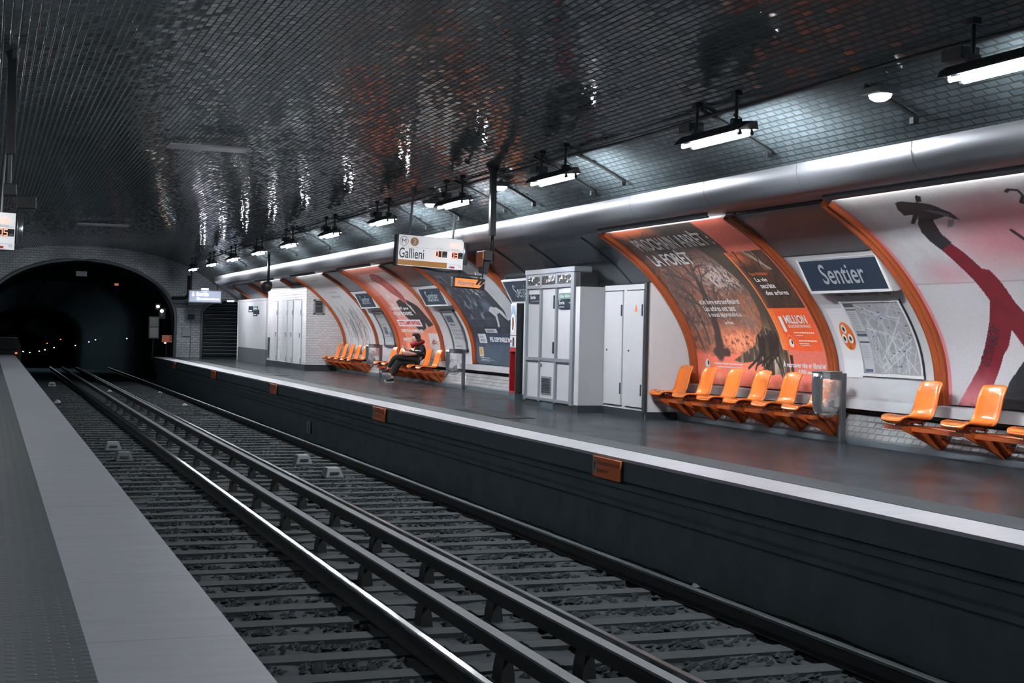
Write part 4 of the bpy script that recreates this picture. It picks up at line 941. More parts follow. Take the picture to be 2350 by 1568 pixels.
class Canvas:
    """a printed sheet on the curved wall: rows follow s upwards, columns run from the far edge to the near edge"""
    def __init__(s, yf, yn, s0, s1, res, col):
        s.yf, s.yn, s.s0, s.s1 = yf, yn, s0, s1
        s.w = int((yf-yn)/res)+2; s.h = int((s1-s0)/res)+2
        s.Y = np.linspace(yf, yn, s.w)[None].repeat(s.h, 0); s.V = np.linspace(s0, s1, s.h)[:, None].repeat(s.w, 1)
        s.c = np.ones((s.h, s.w, 3))*arr(col)
    def mix(s, mask, col):
        mask = np.clip(mask, 0, 1)[..., None]; s.c = s.c*(1-mask)+arr(col)*mask
    def inside(s, pts):
        pts = list(pts); m = np.zeros(s.Y.shape, bool)
        for (ax, ay), (bx, by) in zip(pts, pts[1:]+pts[:1]):
            if ay == by: continue
            c = ((ay > s.V) != (by > s.V)) & (s.Y < (bx-ax)*(s.V-ay)/(by-ay)+ax); m ^= c
        return m.astype(float)
    def poly(s, pts, col, a=1.): s.mix(s.inside(pts)*a, col)
    def rect(s, y0, y1, s0, s1, col, a=1.): s.mix(((s.Y <= max(y0, y1)) & (s.Y >= min(y0, y1)) & (s.V >= s0) & (s.V <= s1))*a, col)
    def stroke(s, pts, w_, col, a=1.):
        for k, (p, q) in enumerate(zip(pts[:-1], pts[1:])):
            ww = w_ if np.isscalar(w_) else w_[k]
            i0 = int((min(p[1], q[1])-ww*1.5-s.s0)/(s.s1-s.s0)*s.h); i1 = int((max(p[1], q[1])+ww*1.5-s.s0)/(s.s1-s.s0)*s.h)+2
            j0 = int((s.yf-max(p[0], q[0])-ww*1.5)/(s.yf-s.yn)*s.w); j1 = int((s.yf-min(p[0], q[0])+ww*1.5)/(s.yf-s.yn)*s.w)+2
            i0, j0 = max(i0, 0), max(j0, 0)
            if i1 <= i0 or j1 <= j0: continue
            Y = s.Y[i0:i1, j0:j1]; V = s.V[i0:i1, j0:j1]
            dx, dy = q[0]-p[0], q[1]-p[1]; L = dx*dx+dy*dy+1e-9; t = np.clip(((Y-p[0])*dx+(V-p[1])*dy)/L, 0, 1)
            d = np.hypot(Y-p[0]-t*dx, V-p[1]-t*dy); m = (np.clip(1.2-d/ww*1.0, 0, 1)*a)[..., None]
            m = np.clip(m*2, 0, 1*a); s.c[i0:i1, j0:j1] = s.c[i0:i1, j0:j1]*(1-m)+arr(col)*m
    def tree(s, p, ang, ln, w_, rs, col, dep=5, spread=.45, a=1.):
        if dep == 0 or w_ < .004: return
        q = (p[0]-math.sin(ang)*ln, p[1]+math.cos(ang)*ln); s.stroke([p, q], w_, col, a)
        for k in range(rs.randint(2, 4)): s.tree(q, ang+rs.uniform(-spread, spread)*1.3, ln*rs.uniform(.6, .85), w_*rs.uniform(.5, .7), rs, col, dep-1, spread, a)
    def noise(s, amt, cell=2, seed=1): s.c *= (1+amt*(fbm(s.h, s.w, cell, 3, seed)-.5))[..., None]*1.
    def build(s, name, parent, off=.012, mat=None, place=None):
        place = place or (lambda y, v: S(y, v, off))
        me = bpy.data.meshes.new(name); base = loc_of(parent)
        ys = s.Y[0]; vs = s.V[:, 0]
        vs = vs*U; ys = ys*U
        x = np.interp(vs, SS, PP[:, 0])+off*np.interp(vs, SS, NN[:, 0]); z = np.interp(vs, SS, PP[:, 1])+off*np.interp(vs, SS, NN[:, 1])
        co = np.empty((s.h, s.w, 3)); co[..., 0] = x[:, None]-base.x; co[..., 1] = ys[None]-base.y; co[..., 2] = z[:, None]-base.z
        i = np.arange(s.h*s.w).reshape(s.h, s.w); f = np.stack([i[:-1, :-1], i[:-1, 1:], i[1:, 1:], i[1:, :-1]], -1).reshape(-1, 4)
        me.vertices.add(s.h*s.w); me.vertices.foreach_set('co', co.ravel()); me.loops.add(f.size); me.loops.foreach_set('vertex_index', f.ravel())
        me.polygons.add(len(f)); me.polygons.foreach_set('loop_start', np.arange(0, f.size, 4)); me.polygons.foreach_set('loop_total', np.full(len(f), 4))
        me.update(calc_edges=True); me.polygons.foreach_set('use_smooth', [True]*len(f))
        c = np.clip(s.c/255., 0, 1); c = np.where(c <= .04045, c/12.92, ((c+.055)/1.055)**2.4)
        at = me.color_attributes.new('print', 'FLOAT_COLOR', 'POINT'); at.data.foreach_set('color', np.concatenate([c, np.ones((s.h, s.w, 1))], 2).ravel())
        me.materials.append(mat or M['art']); o = bpy.data.objects.new(name, me); COL.objects.link(o); o.parent = parent; return o
def frame_bar(parent, ya, yb, s0=.08, s1=3.17):
    """ribbed orange moulding; ya poster side, yb outer side"""
    prof_ = [(0, .0), (0, .045), (.08, .06), (.2, .062), (.3, .045), (.36, .04), (.42, .05), (.6, .075), (.72, .075), (.78, .05), (.84, .05), (.9, .06), (1., .055), (1., -.04)]
    m = MB(); m.grid(lambda t, s: S(ya+(yb-ya)*prof_[t][0], s, prof_[t][1]), list(range(len(prof_))), frange(s0, s1, 30))
    m.build('frame_bar', M['frame_orange'], parent)
def poster_root(name, yn, yf, label, sb=.1):
    r = empty(name, S((yn+yf)/2, .5), label, 'poster')
    patch(yf, yn, sb, 3.17, .006, ns=20, thick=.03).build('backing', M['white_paint'], r)
    frame_bar(r, yf, yf+.21, sb-.02); frame_bar(r, yn, yn-.21, sb-.02)
    if sb > .2: return r
    m = MB(); m.grid(lambda y, o: S(y, .09, o), [yf+.2, yn-.2], [-.02, .05]); m.grid(lambda y, s: S(y, s, .05), [yf+.2, yn-.2], [.06, .09]); m.build('bottom_strip', M['steel'], r)
    return r
def bars(mb, y0, y1, s, h, n=1, gap=0., off=.013, seed=0):
    """a line of lettering too small to read: short dashes"""
    rs = np.random.RandomState(seed); y = y0
    while y > y1:
        w_ = rs.uniform(.5, 1.6)*h*2; e = max(y-w_, y1); wrect(mb, y, e, s, s+h, off, 1); y = e-h*.7
# ---- forest poster
r = poster_root('forest_poster', 16.79, 20.67, 'large curved poster of an autumn forest with white French headline')
c = Canvas(20.67, 16.79, .1, 3.16, .0105, (96, 70, 60)); H_, W_ = c.h, c.w
n1 = fbm(H_, W_, 60, 5, 11); n2 = fbm(H_, W_, 14, 4, 12); n3 = fbm(H_, W_, 5, 3, 13); Y, V = c.Y, c.V
c.mix(np.clip((n1-.42)*4+(n2-.5)*3, 0, 1)*.8, (190, 106, 72)); c.mix(np.clip((fbm(H_, W_, 30, 4, 19)-.5)*5, 0, 1)*.5*(V > 1.0), (118, 112, 112))
c.mix(np.clip((n2-.5)*5, 0, 1)*np.clip((2.7-V)/.8, 0, 1)*.7, (60, 52, 50))
c.mix(np.clip(1-np.hypot((Y-18.7)/.85, (V-1.95)/.33), 0, 1)*2*np.clip((n3-.42)*6, 0, 1), (176, 176, 180))
c.mix(np.clip(1-np.hypot((Y-19.2)/1.2, (V-.80)/.42), 0, 1)**1.2*1.5*np.clip(.25+n2*1.3, 0, 1), (222, 132, 98)); c.mix(np.clip((n3-.56)*7, 0, 1)*.55*(V > .6), (58, 50, 48)); c.mix(np.clip((n3-.6)*8, 0, 1)*.5*(V < 2.6)*(V > .9), (226, 140, 100))
c.mix(np.clip(1-np.hypot((Y-18.5)/1., (V-1.35)/.4), 0, 1)*.8*np.clip((n2-.3)*3, 0, 1), (150, 90, 62))
c.mix(np.clip((.66-V)/.12+(n2-.5)*1.2, 0, 1), (226, 108, 86)); c.mix(np.clip((.38-V)/.1, 0, 1)*np.clip((n3-.5)*5, 0, 1), (168, 62, 50))
c.mix(np.clip((.5-V)/.15, 0, 1)*np.clip((n2-.5)*5, 0, 1)*.7, (236, 130, 100))
c.mix(np.clip((V-2.95)/.1, 0, 1)*np.clip((Y-18.6)/.5, 0, 1)*.75, (222, 112, 74))
c.mix(np.clip((V-2.2)/.5, 0, 1)*np.clip((19.6-Y)/.8, 0, 1)*.9, (48, 50, 52))
c.mix(np.clip((V-2.15)/.3, 0, 1)*np.clip((2.95-V)/.1, 0, 1)*np.clip((Y-19.)/.5, 0, 1)*.55, (58, 56, 56))
rs = np.random.RandomState(5)
c.stroke([(19.87, .6), (19.82, .8), (19.72, 1.1), (19.6, 1.5), (19.45, 1.85)], [.13, .10, .085, .07], (52, 42, 40))
c.stroke([(20.0, .62), (19.6, .62)], .07, (58, 44, 40))
for p, a_, l_ in [((19.6, 1.5), .5, .35), ((19.45, 1.85), -.1, .3), ((19.45, 1.85), .5, .3), ((19.7, 1.15), -.6, .35), ((19.55, 1.6), -.5, .35), ((19.72, 1.1), .8, .3), ((20.4, .7), -.15, .45), ((20.15, .75), .1, .4)]:
    c.tree(p, a_, l_, .03, rs, (56, 50, 50), 6, .5, .85)
for k in range(44): c.tree((rs.uniform(18.2, 20.6), rs.uniform(1.6, 3.1)), rs.uniform(-2, 2), .22, .013, rs, (60, 58, 58), 4, .6, .7)
for k in range(10): c.stroke([(rs.uniform(17.9, 18.8), 3.2), (rs.uniform(17.8, 18.2), rs.uniform(2.6, 2.9))], .02, (190, 170, 165), .6)
trunk = [(19.0, 3.22), (18.6, 2.7), (18.35, 2.2), (18.15, 1.7), (18.2, 1.3), (18.35, 1.02), (18.62, .9), (18.7, .75), (19.0, .66), (19.45, .5), (19.2, .46), (18.8, .5), (18.6, .47), (18.35, .3), (18.1, .33), (18.0, .22), (17.82, .38), (17.8, 3.22)]
c.poly(trunk, (62, 53, 46)); tm = c.inside(trunk)
st = fbm(H_, W_, 16, 4, 21, .35, 2.2); c.mix(tm*np.clip((st-.5)*5, 0, 1)*np.clip((1.3-V)/.4, 0, 1)*.85, (132, 108, 80)); c.mix(tm*np.clip((st-.62)*8, 0, 1)*np.clip((1.1-V)/.3, 0, 1)*.7, (150, 150, 150))
for k in range(14):
    x0 = rs.uniform(18.0, 18.55); c.stroke([(x0, rs.uniform(.8, 1.)), (x0+rs.uniform(0, .15), .62), (x0+rs.uniform(-.1, .6), rs.uniform(.28, .5))], [.035, .02], (40, 33, 30), .9)
c.mix((tm < .5)*np.clip((.42-V)/.2, 0, 1)*np.clip((n3-.5)*6, 0, 1)*.6, (240, 150, 130))
c.rect(17.8, 16.7, 0, 3.3, (232, 122, 104)); c.rect(17.8, 17.72, .1, .62, (46, 40, 36))
c.mix((Y < 17.8)*np.clip((.45-V)/.35, 0, 1)*.35, (236, 150, 140))
# book cover
c.rect(17.92, 16.9, 1.36, 2.42, (62, 50, 44)); bm_ = ((Y < 17.92) & (Y > 16.9) & (V > 1.36) & (V < 2.42)).astype(float)
c.mix(bm_*np.clip((n2-.45)*4, 0, 1)*.5, (120, 74, 48)); c.mix(bm_*np.clip((V-2.1)/.2, 0, 1)*np.clip((Y-17.35)/.3, 0, 1)*.9, (216, 108, 60)); c.mix(bm_*np.clip((Y-17.8)/.12, 0, 1)*.7, (190, 96, 56))
for k in range(5): c.stroke([(17.3+rs.uniform(-.3, .3), 2.42), (16.95+rs.uniform(0, .3), 2.05)], .018, (190, 175, 165), .6)
for k in range(7): c.tree((rs.uniform(17.1, 17.85), rs.uniform(1.5, 2.2)), rs.uniform(-1, 1), .12, .012, rs, (36, 32, 32), 4, .6, .9)
c.c = np.where(((bm_ < .5) & (c.Y < 17.8))[..., None], c.c, c.c)
c.rect(17.93, 16.9, .69, 1.36, (250, 104, 56)); c.rect(17.95, 17.915, .7, 2.42, (244, 120, 70))
c.c = np.where(((c.Y > 17.8) & (bm_ < .5))[..., None], np.clip(c.c*1.18+6, 0, 255), c.c); c.noise(.10, 2, 31)
c.build('printed_sheet', r)
m = MB(); wall_text('PROCHAIN ARRÊT :', (20.24, 2.62), (17.86, 2.62), (20.24, 3.0), None, None, .018, .018, mb=m); wall_text('LA FORÊT', (20.31, 2.26), (19.0, 2.26), (20.31, 2.60), None, None, .018, .018, mb=m)
m.build('headline', M['letter_white'], r)
m = MB()
for t, a, b, s0, s1 in [('«Un livre extraordinaire!', 19.86, 18.6, 1.455, 1.55), ('Les arbres ont tant', 19.82, 18.84, 1.33, 1.43), ('à nous apprendre.»', 19.78, 18.76, 1.205, 1.31), ('Le Point', 19.39, 19.12, 1.095, 1.155)]:
    wall_text(t, (a, s0), (b, s0), (a, s1), None, None, .02, .016, mb=m)
m.build('quotation', M['letter_white'], r)
m = MB(); wall_text('Peter Wohlleben', (17.76, 1.95), (17.28, 1.95), (17.76, 2.01), None, None, .01, .016, mb=m); m.build('author_name', M['letter_orange'], r)
m = MB()
for t, a, b, s0, s1 in [('La vie', 17.73, 17.42, 1.83, 1.91), ('secrète', 17.71, 17.33, 1.71, 1.80), ('des arbres', 17.70, 17.1, 1.59, 1.67), ('1', 17.74, 17.66, .98, 1.23), ('MILLION', 17.6, 17.03, 1.11, 1.25), ('DE LECTEURS EN FRANCE', 17.58, 17.0, 1.045, 1.09), ('À retrouver vite en librairie!', 18.0, 16.88, .44, .535), ('8,90€ seulement', 17.6, 17.0, .345, .415)]:
    wall_text(t, (a, s0), (b, s0), (a, s1), None, None, .025, .016, mb=m)
bars(m, 17.5, 16.98, .955, .02, off=.014, seed=1); bars(m, 17.5, 17.3, .915, .014, off=.014, seed=2); bars(m, 17.45, 16.98, .83, .02, off=.014, seed=3); bars(m, 17.45, 17.2, .79, .014, off=.014, seed=4); bars(m, 17.42, 17.18, .765, .01, off=.014, seed=7)
bars(m, 20.1, 19.2, .425, .022, off=.014, seed=5); bars(m, 20.0, 19.2, .375, .016, off=.014, seed=6)
m.build('cover_text', M['letter_white'], r)
for cy, cs, k in ((20.32, .42, 1.), (17.66, .80, .8)):
    m = MB(); wpoly(m, [(cy+.075*k*math.cos(t), cs+.08*k*math.sin(t)) for t in frange(0, 6.28, 20)[:-1]], .015)
    for t in frange(.3, 2.9, 6): wpoly(m, [(cy+.13*k*math.cos(t)+.012, cs+.14*k*math.sin(t)), (cy+.13*k*math.cos(t)-.012, cs+.14*k*math.sin(t)), (cy+.15*k*math.cos(t), cs+.165*k*math.sin(t))], .015)
    m.build('eye_logo', M['letter_white'], r)
    m = MB(); wpoly(m, [(cy-.035*k+.028*k*math.cos(t), cs+.02*k+.04*k*math.sin(t)) for t in frange(0, 6.28, 16)[:-1]], .017); m.build('pupil', M['letter_dark'], r)
# ---- skate arm poster, nearest
r = poster_root('pink_arm_poster', 10.36, 14.24, 'large pale pink poster of raised red arm, cut by the right picture edge')
c = Canvas(14.24, 10.36, .1, 3.16, .012, (196, 196, 200)); H_, W_ = c.h, c.w; Y, V = c.Y, c.V; n1 = fbm(H_, W_, 70, 5, 41); n2 = fbm(H_, W_, 18, 4, 42)
g = np.clip(1-np.hypot((Y-11.7)/1.7, (V-2.35)/.8), 0, 1); c.mix(np.clip(g*1.6+(n1-.5)*1.2, 0, 1)*(V > 1.66)*.75, (200, 112, 124)); c.mix((V > 1.67)*(n2-.35)*.5, (150, 150, 156))
g = np.clip(1-np.hypot((Y-13.5)/.6, (V-1.8)/.3), 0, 1); c.mix(g*(V > 1.66)*.5, (196, 110, 122))
c.mix((V < 1.67)*np.clip(n1-.2, 0, 1)*.25, (176, 178, 184)); c.mix((abs(V-1.67) < .008)*.5, (150, 140, 146)); c.mix((Y > 14.18)*.8, (216, 120, 130))
c.mix(np.clip((V-3.05)/.15, 0, 1)*.5, (222, 222, 226))
arm = [(13.03, 2.27), (12.94, 2.10), (12.85, 1.86), (12.74, 1.83), (12.69, 1.686), (12.64, 1.38), (12.5, 1.1), (12.3, .75), (12.35, .45), (12.6, .65), (12.81, .844), (12.913, 1.036), (13.05, .84), (13.183, .718), (13.42, .362), (13.61, .10), (14.08, .10), (13.634, .588), (13.428, .882), (13.194, 1.188), (13.04, 1.425), (13.099, 1.672), (13.184, 1.906), (13.268, 2.16)]
am = c.inside(arm); c.mix(am, (116, 30, 42)); c.mix(am*np.clip((.62-V)/.45, 0, 1)*np.clip((Y-13.25)/.3, 0, 1)*.9, (224, 150, 158)); c.mix(am*np.clip((n2-.5)*3, 0, 1)*.4, (84, 28, 38))
tip = [(13.21, 3.0), (13.08, 3.015), (12.95, 2.97), (12.87, 2.965), (12.70, 2.9), (12.55, 2.73), (12.52, 2.60), (12.60, 2.62), (12.68, 2.68), (12.78, 2.66), (12.95, 2.63), (12.99, 2.53), (13.04, 2.40), (13.0, 2.26), (13.27, 2.16), (13.33, 2.29), (13.335, 2.46), (13.26, 2.59), (13.10, 2.73), (13.2, 2.765), (13.32, 2.76), (13.31, 2.87)]
c.poly(tip, (32, 36, 42)); c.poly([(13.31, 2.6), (13.36, 2.62), (13.16, 2.76), (13.08, 2.74)], (32, 36, 42)); c.poly([(12.74, 3.09), (12.69, 3.05), (12.78, 2.96), (12.87, 2.97)], (32, 36, 42))
c.poly([(12.6, 2.62), (12.68, 2.55), (12.74, 2.5), (12.84, 2.49), (12.78, 2.55), (12.70, 2.62)], (120, 124, 130)); c.poly([(12.95, 2.84), (12.7, 2.77), (12.6, 2.70), (12.62, 2.66), (12.8, 2.74)], (86, 88, 94))
c.poly([(13.33, .10), (13.14, .42), (12.88, .65), (12.5, .9), (12.2, .9), (12.2, .1)], (36, 42, 46))
for pts, w_ in [([(11.45, 2.95), (11.38, 2.98), (11.28, 2.95), (11.3, 2.85), (11.42, 2.76), (11.33, 2.74)], .02), ([(11.93, 2.36), (11.80, 2.1), (11.6, 2.25)], .03), ([(11.2, 2.9), (11.0, 2.7)], .02)]: c.stroke(pts, w_, (28, 32, 38))
c.noise(.05, 2, 3); c.build('printed_sheet', r)
m = MB(); a0, a1 = arr((13.50, .57)), arr((13.10, 1.05)); pr_ = arr((.13, .09))
wall_text('COWBOY', a0+pr_*-.1, a1+pr_*-.1, a0+arr((.10, .085)), M['letter_dark'], r, .0, .018)
# ---- orange advert behind the seated person
r = poster_root('orange_advert_poster', 34.55, 38.45, 'curved pink and orange poster with a reaching arm, behind the seated person')
c = Canvas(38.45, 34.55, .1, 3.16, .016, (226, 142, 126)); H_, W_ = c.h, c.w; Y, V = c.Y, c.V; n1 = fbm(H_, W_, 40, 4, 51); n2 = fbm(H_, W_, 10, 3, 52)
c.rect(37.75, 34.5, .9, 2.9, (224, 190, 186)); c.mix(((Y < 37.75) & (V < 2.9))*np.clip((1.9-V)/.5, 0, 1)*.8, (228, 156, 140)); c.mix((V < 1.0), (228, 140, 112)); c.mix((Y > 37.75)*(V < 2.)*.6, (200, 88, 66))
rs = np.random.RandomState(8)
for k in range(16):
    y0, s0 = rs.uniform(34.7, 37.6), rs.uniform(1.6, 2.75); a_ = rs.uniform(-.1, .1); c.poly([(y0, s0), (y0-.2, s0+a_), (y0-.25, s0-.13+a_), (y0-.03, s0-.14)], (214, 220, 216), .9)
c.poly([(35.6, 2.9), (35.1, 2.9), (35.1, 2.55), (35.5, 2.5)], (208, 214, 214))
c.poly([(37.1, 2.62), (36.6, 2.86), (36.22, 2.88), (35.9, 2.78), (35.8, 2.41), (35.71, 2.04), (35.83, 1.74), (36.05, 1.58), (36.23, 1.87), (36.62, 2.1), (36.8, 2.45)], (186, 92, 88)); c.mix(c.inside([(37.1, 2.62), (36.6, 2.86), (36.22, 2.88), (35.9, 2.78), (35.8, 2.41), (35.71, 2.04), (36.23, 1.87), (36.62, 2.1), (36.8, 2.45)])*np.clip((n2-.5)*5, 0, 1)*.6, (140, 60, 62))
c.poly([(36.86, 1.78), (36.3, 1.86), (36.0, 1.62), (35.76, 1.84), (35.2, 1.62), (34.96, 1.27), (34.75, 1.03), (35.5, .93), (36.2, .82), (36.6, 1.1), (36.9, 1.3), (37.0, 1.5)], (38, 42, 46)); c.poly([(36.05, 1.72), (35.9, 1.45), (35.75, 1.35), (35.8, 1.62)], (214, 200, 196)); c.poly([(35.4, 1.1), (35.25, .95), (35.55, .9)], (214, 180, 170))
c.rect(35.55, 34.5, .1, .80, (208, 206, 208)); c.noise(.06, 2, 5); c.build('printed_sheet', r)
m = MB()
for t, a, b, s0, s1 in [('COMMENT pour', 37.95, 36.1, 1.49, 1.60), ('VOUS TROUVIEZ', 37.9, 36.05, 1.33, 1.44), ('QUE VOUS CHERCHEZ', 37.97, 35.85, .80, .90), ('PARTOUT', 38.02, 37.1, .55, .65)]: wall_text(t, (a, s0), (b, s0), (a, s1), None, None, .05, .018, mb=m)
wrect(m, 38.0, 35.75, .985, 1.19, .014, 2); m.build('slogan', M['letter_white'], r)
wall_text('CETTE LAMPE VINTAGE', (37.9, 1.03), (35.85, 1.03), (37.9, 1.145), M['letter_red'], r, .04, .02)
for ch, a, b, s0, s1, mt in (('e', 35.33, 35.2, .50, .60, 'letter_red'), ('b', 35.18, 35.04, .50, .66, 'letter_dark'), ('a', 35.02, 34.9, .50, .60, 'letter_orange'), ('y', 34.88, 34.76, .44, .60, 'letter_grey')): wall_text(ch, (a, s0), (b, s0), (a, s1), M[mt], r, .02, .018)
# ---- dark blue poster left of the help point
r = poster_root('dark_blue_poster', 27.98, 31.86, 'dark blue curved poster with white claw shape, left of the help point')
c = Canvas(31.86, 27.98, .1, 3.16, .014, (52, 62, 74)); H_, W_ = c.h, c.w; Y, V = c.Y, c.V; n1 = fbm(H_, W_, 40, 5, 61); n2 = fbm(H_, W_, 12, 4, 62)
c.mix((V > 1.25)*np.clip((n1-.45)*4, 0, 1)*.8, (30, 34, 40)); c.mix((V > 1.2)*np.clip((n2-.55)*6, 0, 1)*np.clip((Y-29.4)/.8, 0, 1)*.8, (150, 162, 178)); c.mix(np.clip((V-2.35)/.4, 0, 1)*np.clip((Y-29.6)/.6, 0, 1)*.85, (160, 168, 186))
c.mix(np.clip(1-np.hypot((Y-29.8)/.4, (V-2.0)/.35), 0, 1)*2*np.clip((n2-.45)*6, 0, 1), (200, 202, 206)); c.mix(np.clip(1-np.hypot((Y-29.9)/.5, (V-1.55)/.25), 0, 1)*1.4, (96, 110, 130)); c.rect(31.9, 27.9, 1.18, 1.22, (78, 86, 96), .5)
c.poly([(29.2, 3.22), (28.5, 3.22), (28.2, 2.2), (28.25, 1.5), (28.4, 1.05), (28.62, 1.0), (28.8, 1.2), (29.05, 1.15), (28.95, 1.4), (29.1, 1.75), (29.2, 2.2), (29.3, 2.7)], (196, 198, 204)); c.poly([(28.4, 3.22), (28.2, 3.22), (28.05, 2.4), (28.1, 1.6)], (140, 146, 154))
c.poly([(29.95, 1.42), (29.7, 1.52), (29.3, 1.5), (29.1, 1.4), (29.0, 1.15), (29.12, 1.2), (29.32, 1.36), (29.55, 1.32), (29.8, .97), (29.92, .97), (29.72, 1.25)], (202, 204, 208))
c.rect(31.9, 27.9, .1, .58, (70, 84, 100)); c.rect(30.9, 27.9, .57, .83, (56, 72, 94)); c.rect(31.9, 27.9, .83, 1.0, (44, 52, 60), .7); c.rect(29.9, 29.88, .1, .56, (40, 46, 54)); c.rect(31.52, 30.98, .60, .82, (196, 198, 204)); c.rect(30.88, 30.1, .85, .945, (186, 190, 198)); c.rect(31.62, 31.32, .27, .5, (200, 196, 186)); c.rect(31.58, 31.38, .32, .48, (206, 160, 90))
c.noise(.08, 2, 7); c.build('printed_sheet', r)
m = MB(); wall_text('PS5 DISPONIBLE MAINTENANT', (30.72, .63), (28.5, .63), (30.72, .75), None, None, .04, .018, mb=m); bars(m, 31.55, 30.9, .24, .012, seed=3); bars(m, 31.5, 30.6, .2, .01, seed=4); bars(m, 31.55, 30.9, .17, .01, seed=5); m.build('headline', M['letter_white'], r)
m = MB(); wall_text('FLASH INFO', (30.75, .87), (30.25, .87), (30.75, .925), None, None, .01, .018, mb=m); wall_text('PS5', (31.38, .62), (31.08, .62), (31.38, .69), None, None, .0, .018, mb=m); wall_text('GUIDE', (31.4, .73), (31.15, .73), (31.4, .76), None, None, .0, .018, mb=m); m.build('small_lettering', M['letter_dark'], r)
# ---- white poster with grey figures
r = poster_root('white_drawing_poster', 40.98, 44.83, 'pale curved poster with grey sketched figures above the far seats')
c = Canvas(44.83, 40.98, .1, 3.16, .018, (200, 202, 204)); H_, W_ = c.h, c.w; rs = np.random.RandomState(9); n1 = fbm(H_, W_, 30, 4, 71)
c.mix(np.clip((n1-.5)*2, 0, 1)*.25, (170, 174, 176))
for k in range(46):
    y0 = rs.uniform(41.5, 44.4); s0 = rs.uniform(.9, 1.75); pts = [(y0, s0)]
    for j in range(4): pts.append((pts[-1][0]+rs.uniform(-.12, .1), pts[-1][1]-rs.uniform(.1, .25)))
    c.stroke(pts, rs.uniform(.012, .05), [(120, 124, 128), (96, 100, 104), (150, 152, 156)][rs.randint(3)], .8)
for y0, s0 in ((43.9, 1.35), (42.7, .75), (42.5, .65), (42.2, 1.2)): c.stroke([(y0, s0), (y0-.1, s0-.2), (y0-.12, s0-.35)], .03, (226, 110, 118), .8)
for s0 in (.45, .52): c.rect(44., 42.6, s0, s0+.02, (190, 190, 194))
c.build('printed_sheet', r)
m = MB()
for a, b, s_, h_ in ((43.7, 42.8, 2.85, .07), (43.4, 43.1, 2.70, .04), (43.4, 42.4, 2.25, .06), (43.5, 42.4, 2.05, .10)): bars(m, a, b, s_, h_*.7, seed=int(a*10))
m.build('faint_lettering', M['letter_grey'], r)
# ---- posters farther on, partly behind the cubicle and the hoarding
for yn, yf, sb_, lb in ((47.35, 51.2, 2.75, 'plain pale curved poster showing above the tiled cubicle'), (53.6, 57.0, .1, 'plain pale curved poster above the hoarding by the shutter')):
    r = poster_root('pale_poster', yn, yf, lb, sb_); c = Canvas(yf, yn, sb_, 3.16, .08, (198, 200, 204)); c.noise(.12, 6, 8); c.build('printed_sheet', r)

# ---- wall linings between the posters, station name plates and map cases
def lining(yf, yn, label):
    r = empty('wall_lining', S((yf+yn)/2, 1.), label, 'wall panel')
    patch(yf, yn, .02, 2.24, .01, ns=16, thick=.02).build('lower_sheet', M['white_panel'], r)
    patch(yf, yn, 2.26, 3.17, .02, ns=10, thick=.02).build('upper_sheet', M['steel_panel'], r)
lining(16.57, 14.46, 'white and grey wall lining behind the nearest station name plate')
lining(34.33, 32.08, 'white and grey wall lining left of the dark blue poster')
lining(40.76, 38.67, 'white and grey wall lining right of the sketched poster')

def name_plate(yf, yn, label, dx=0.):
    yf *= U; yn *= U; r = empty('station_name_plate', (9.64+dx, (yf+yn)/2, 1.9), label, 'sign')
    T, Bt = [(p[0]+dx, p[1]) for p in (mU(10.0, 2.335), mU(10.23, 1.93))]                      # X, Z of top and bottom edge
    tx, tz_ = Bt[0]-T[0], Bt[1]-T[1]; L = math.hypot(tx, tz_); tx, tz_ = tx/L, tz_/L; nx, nz = tz_, -tx   # outward (towards the tracks, down)
    def P(y, v, o): return (T[0]+tx*L*v+nx*o, y, T[1]+tz_*L*v+nz*o)
    def pb(m, y0, y1, v0, v1, o0, o1):
        m.add([P(y, v, o) for y in (y0, y1) for v in (v0, v1) for o in (o0, o1)], [(0, 1, 3, 2), (4, 6, 7, 5), (0, 4, 5, 1), (2, 3, 7, 6), (0, 2, 6, 4), (1, 5, 7, 3)]); return m
    fixn(pb(MB(), yf, yn, 0, 1, -.02, 0).build('plate', M['navy'], r)) if False else fixn(pb(MB(), yf, yn, 0, 1, -.03, 0.).build('plate', M['navy'], r))
    e = MB()
    for a in ((yf+.03, yn-.03, -.07, 0, -.03, .012), (yf+.03, yn-.03, 1, 1.07, -.03, .012), (yf+.03, yf, 0, 1, -.03, .012), (yn, yn-.03, 0, 1, -.03, .012)): pb(e, *a)
    fixn(e.build('edge_frame', M['white_paint'], r))
    for y in (yf+.03, yn-.03):      # rounded end cheeks reaching back to the wall
        ch = [P(y, -.07, 0), P(y, 1.05, 0)]+[P(y, 1.05+.09*math.sin(t), -.12*(1-math.cos(t))-.0) for t in frange(.3, 1.57, 4)]+[P(y, 1.0, -.2), P(y, 0., -.2)]
        c_ = MB(); sgn = .02 if y > yn else -.02; n = len(ch); c_.v = ch+[(p[0], p[1]+sgn, p[2]) for p in ch]; c_.f = [tuple(range(n)), tuple(range(n, 2*n))[::-1]]+[(i, (i+1) % n, n+(i+1) % n, n+i) for i in range(n)]
        fixn(c_.build('end_cheek', M['white_panel'], r))
    w_ = yf-yn; text('Sentier', lambda a, b: P(yf-w_*(.23+.55*a), .80-.62*b, .006), M['letter_grey'], r, bold=.012)
    bk = MB(); pb(bk, yf, yn, .05, .95, -.16, -.03); fixn(bk.build('back_box', M['grey_frame'], r))
name_plate(16.30, 14.56, 'blue Sentier station plate, nearest and largest, above the street map')
name_plate(33.95, 32.2, 'blue Sentier station plate left of the dark blue poster')
name_plate(40.45, 38.7, 'blue Sentier station plate, farthest, right of the sketched poster')
name_plate(27.6, 25.75, 'blue Sentier station plate half hidden behind the staff kiosk', -.05)
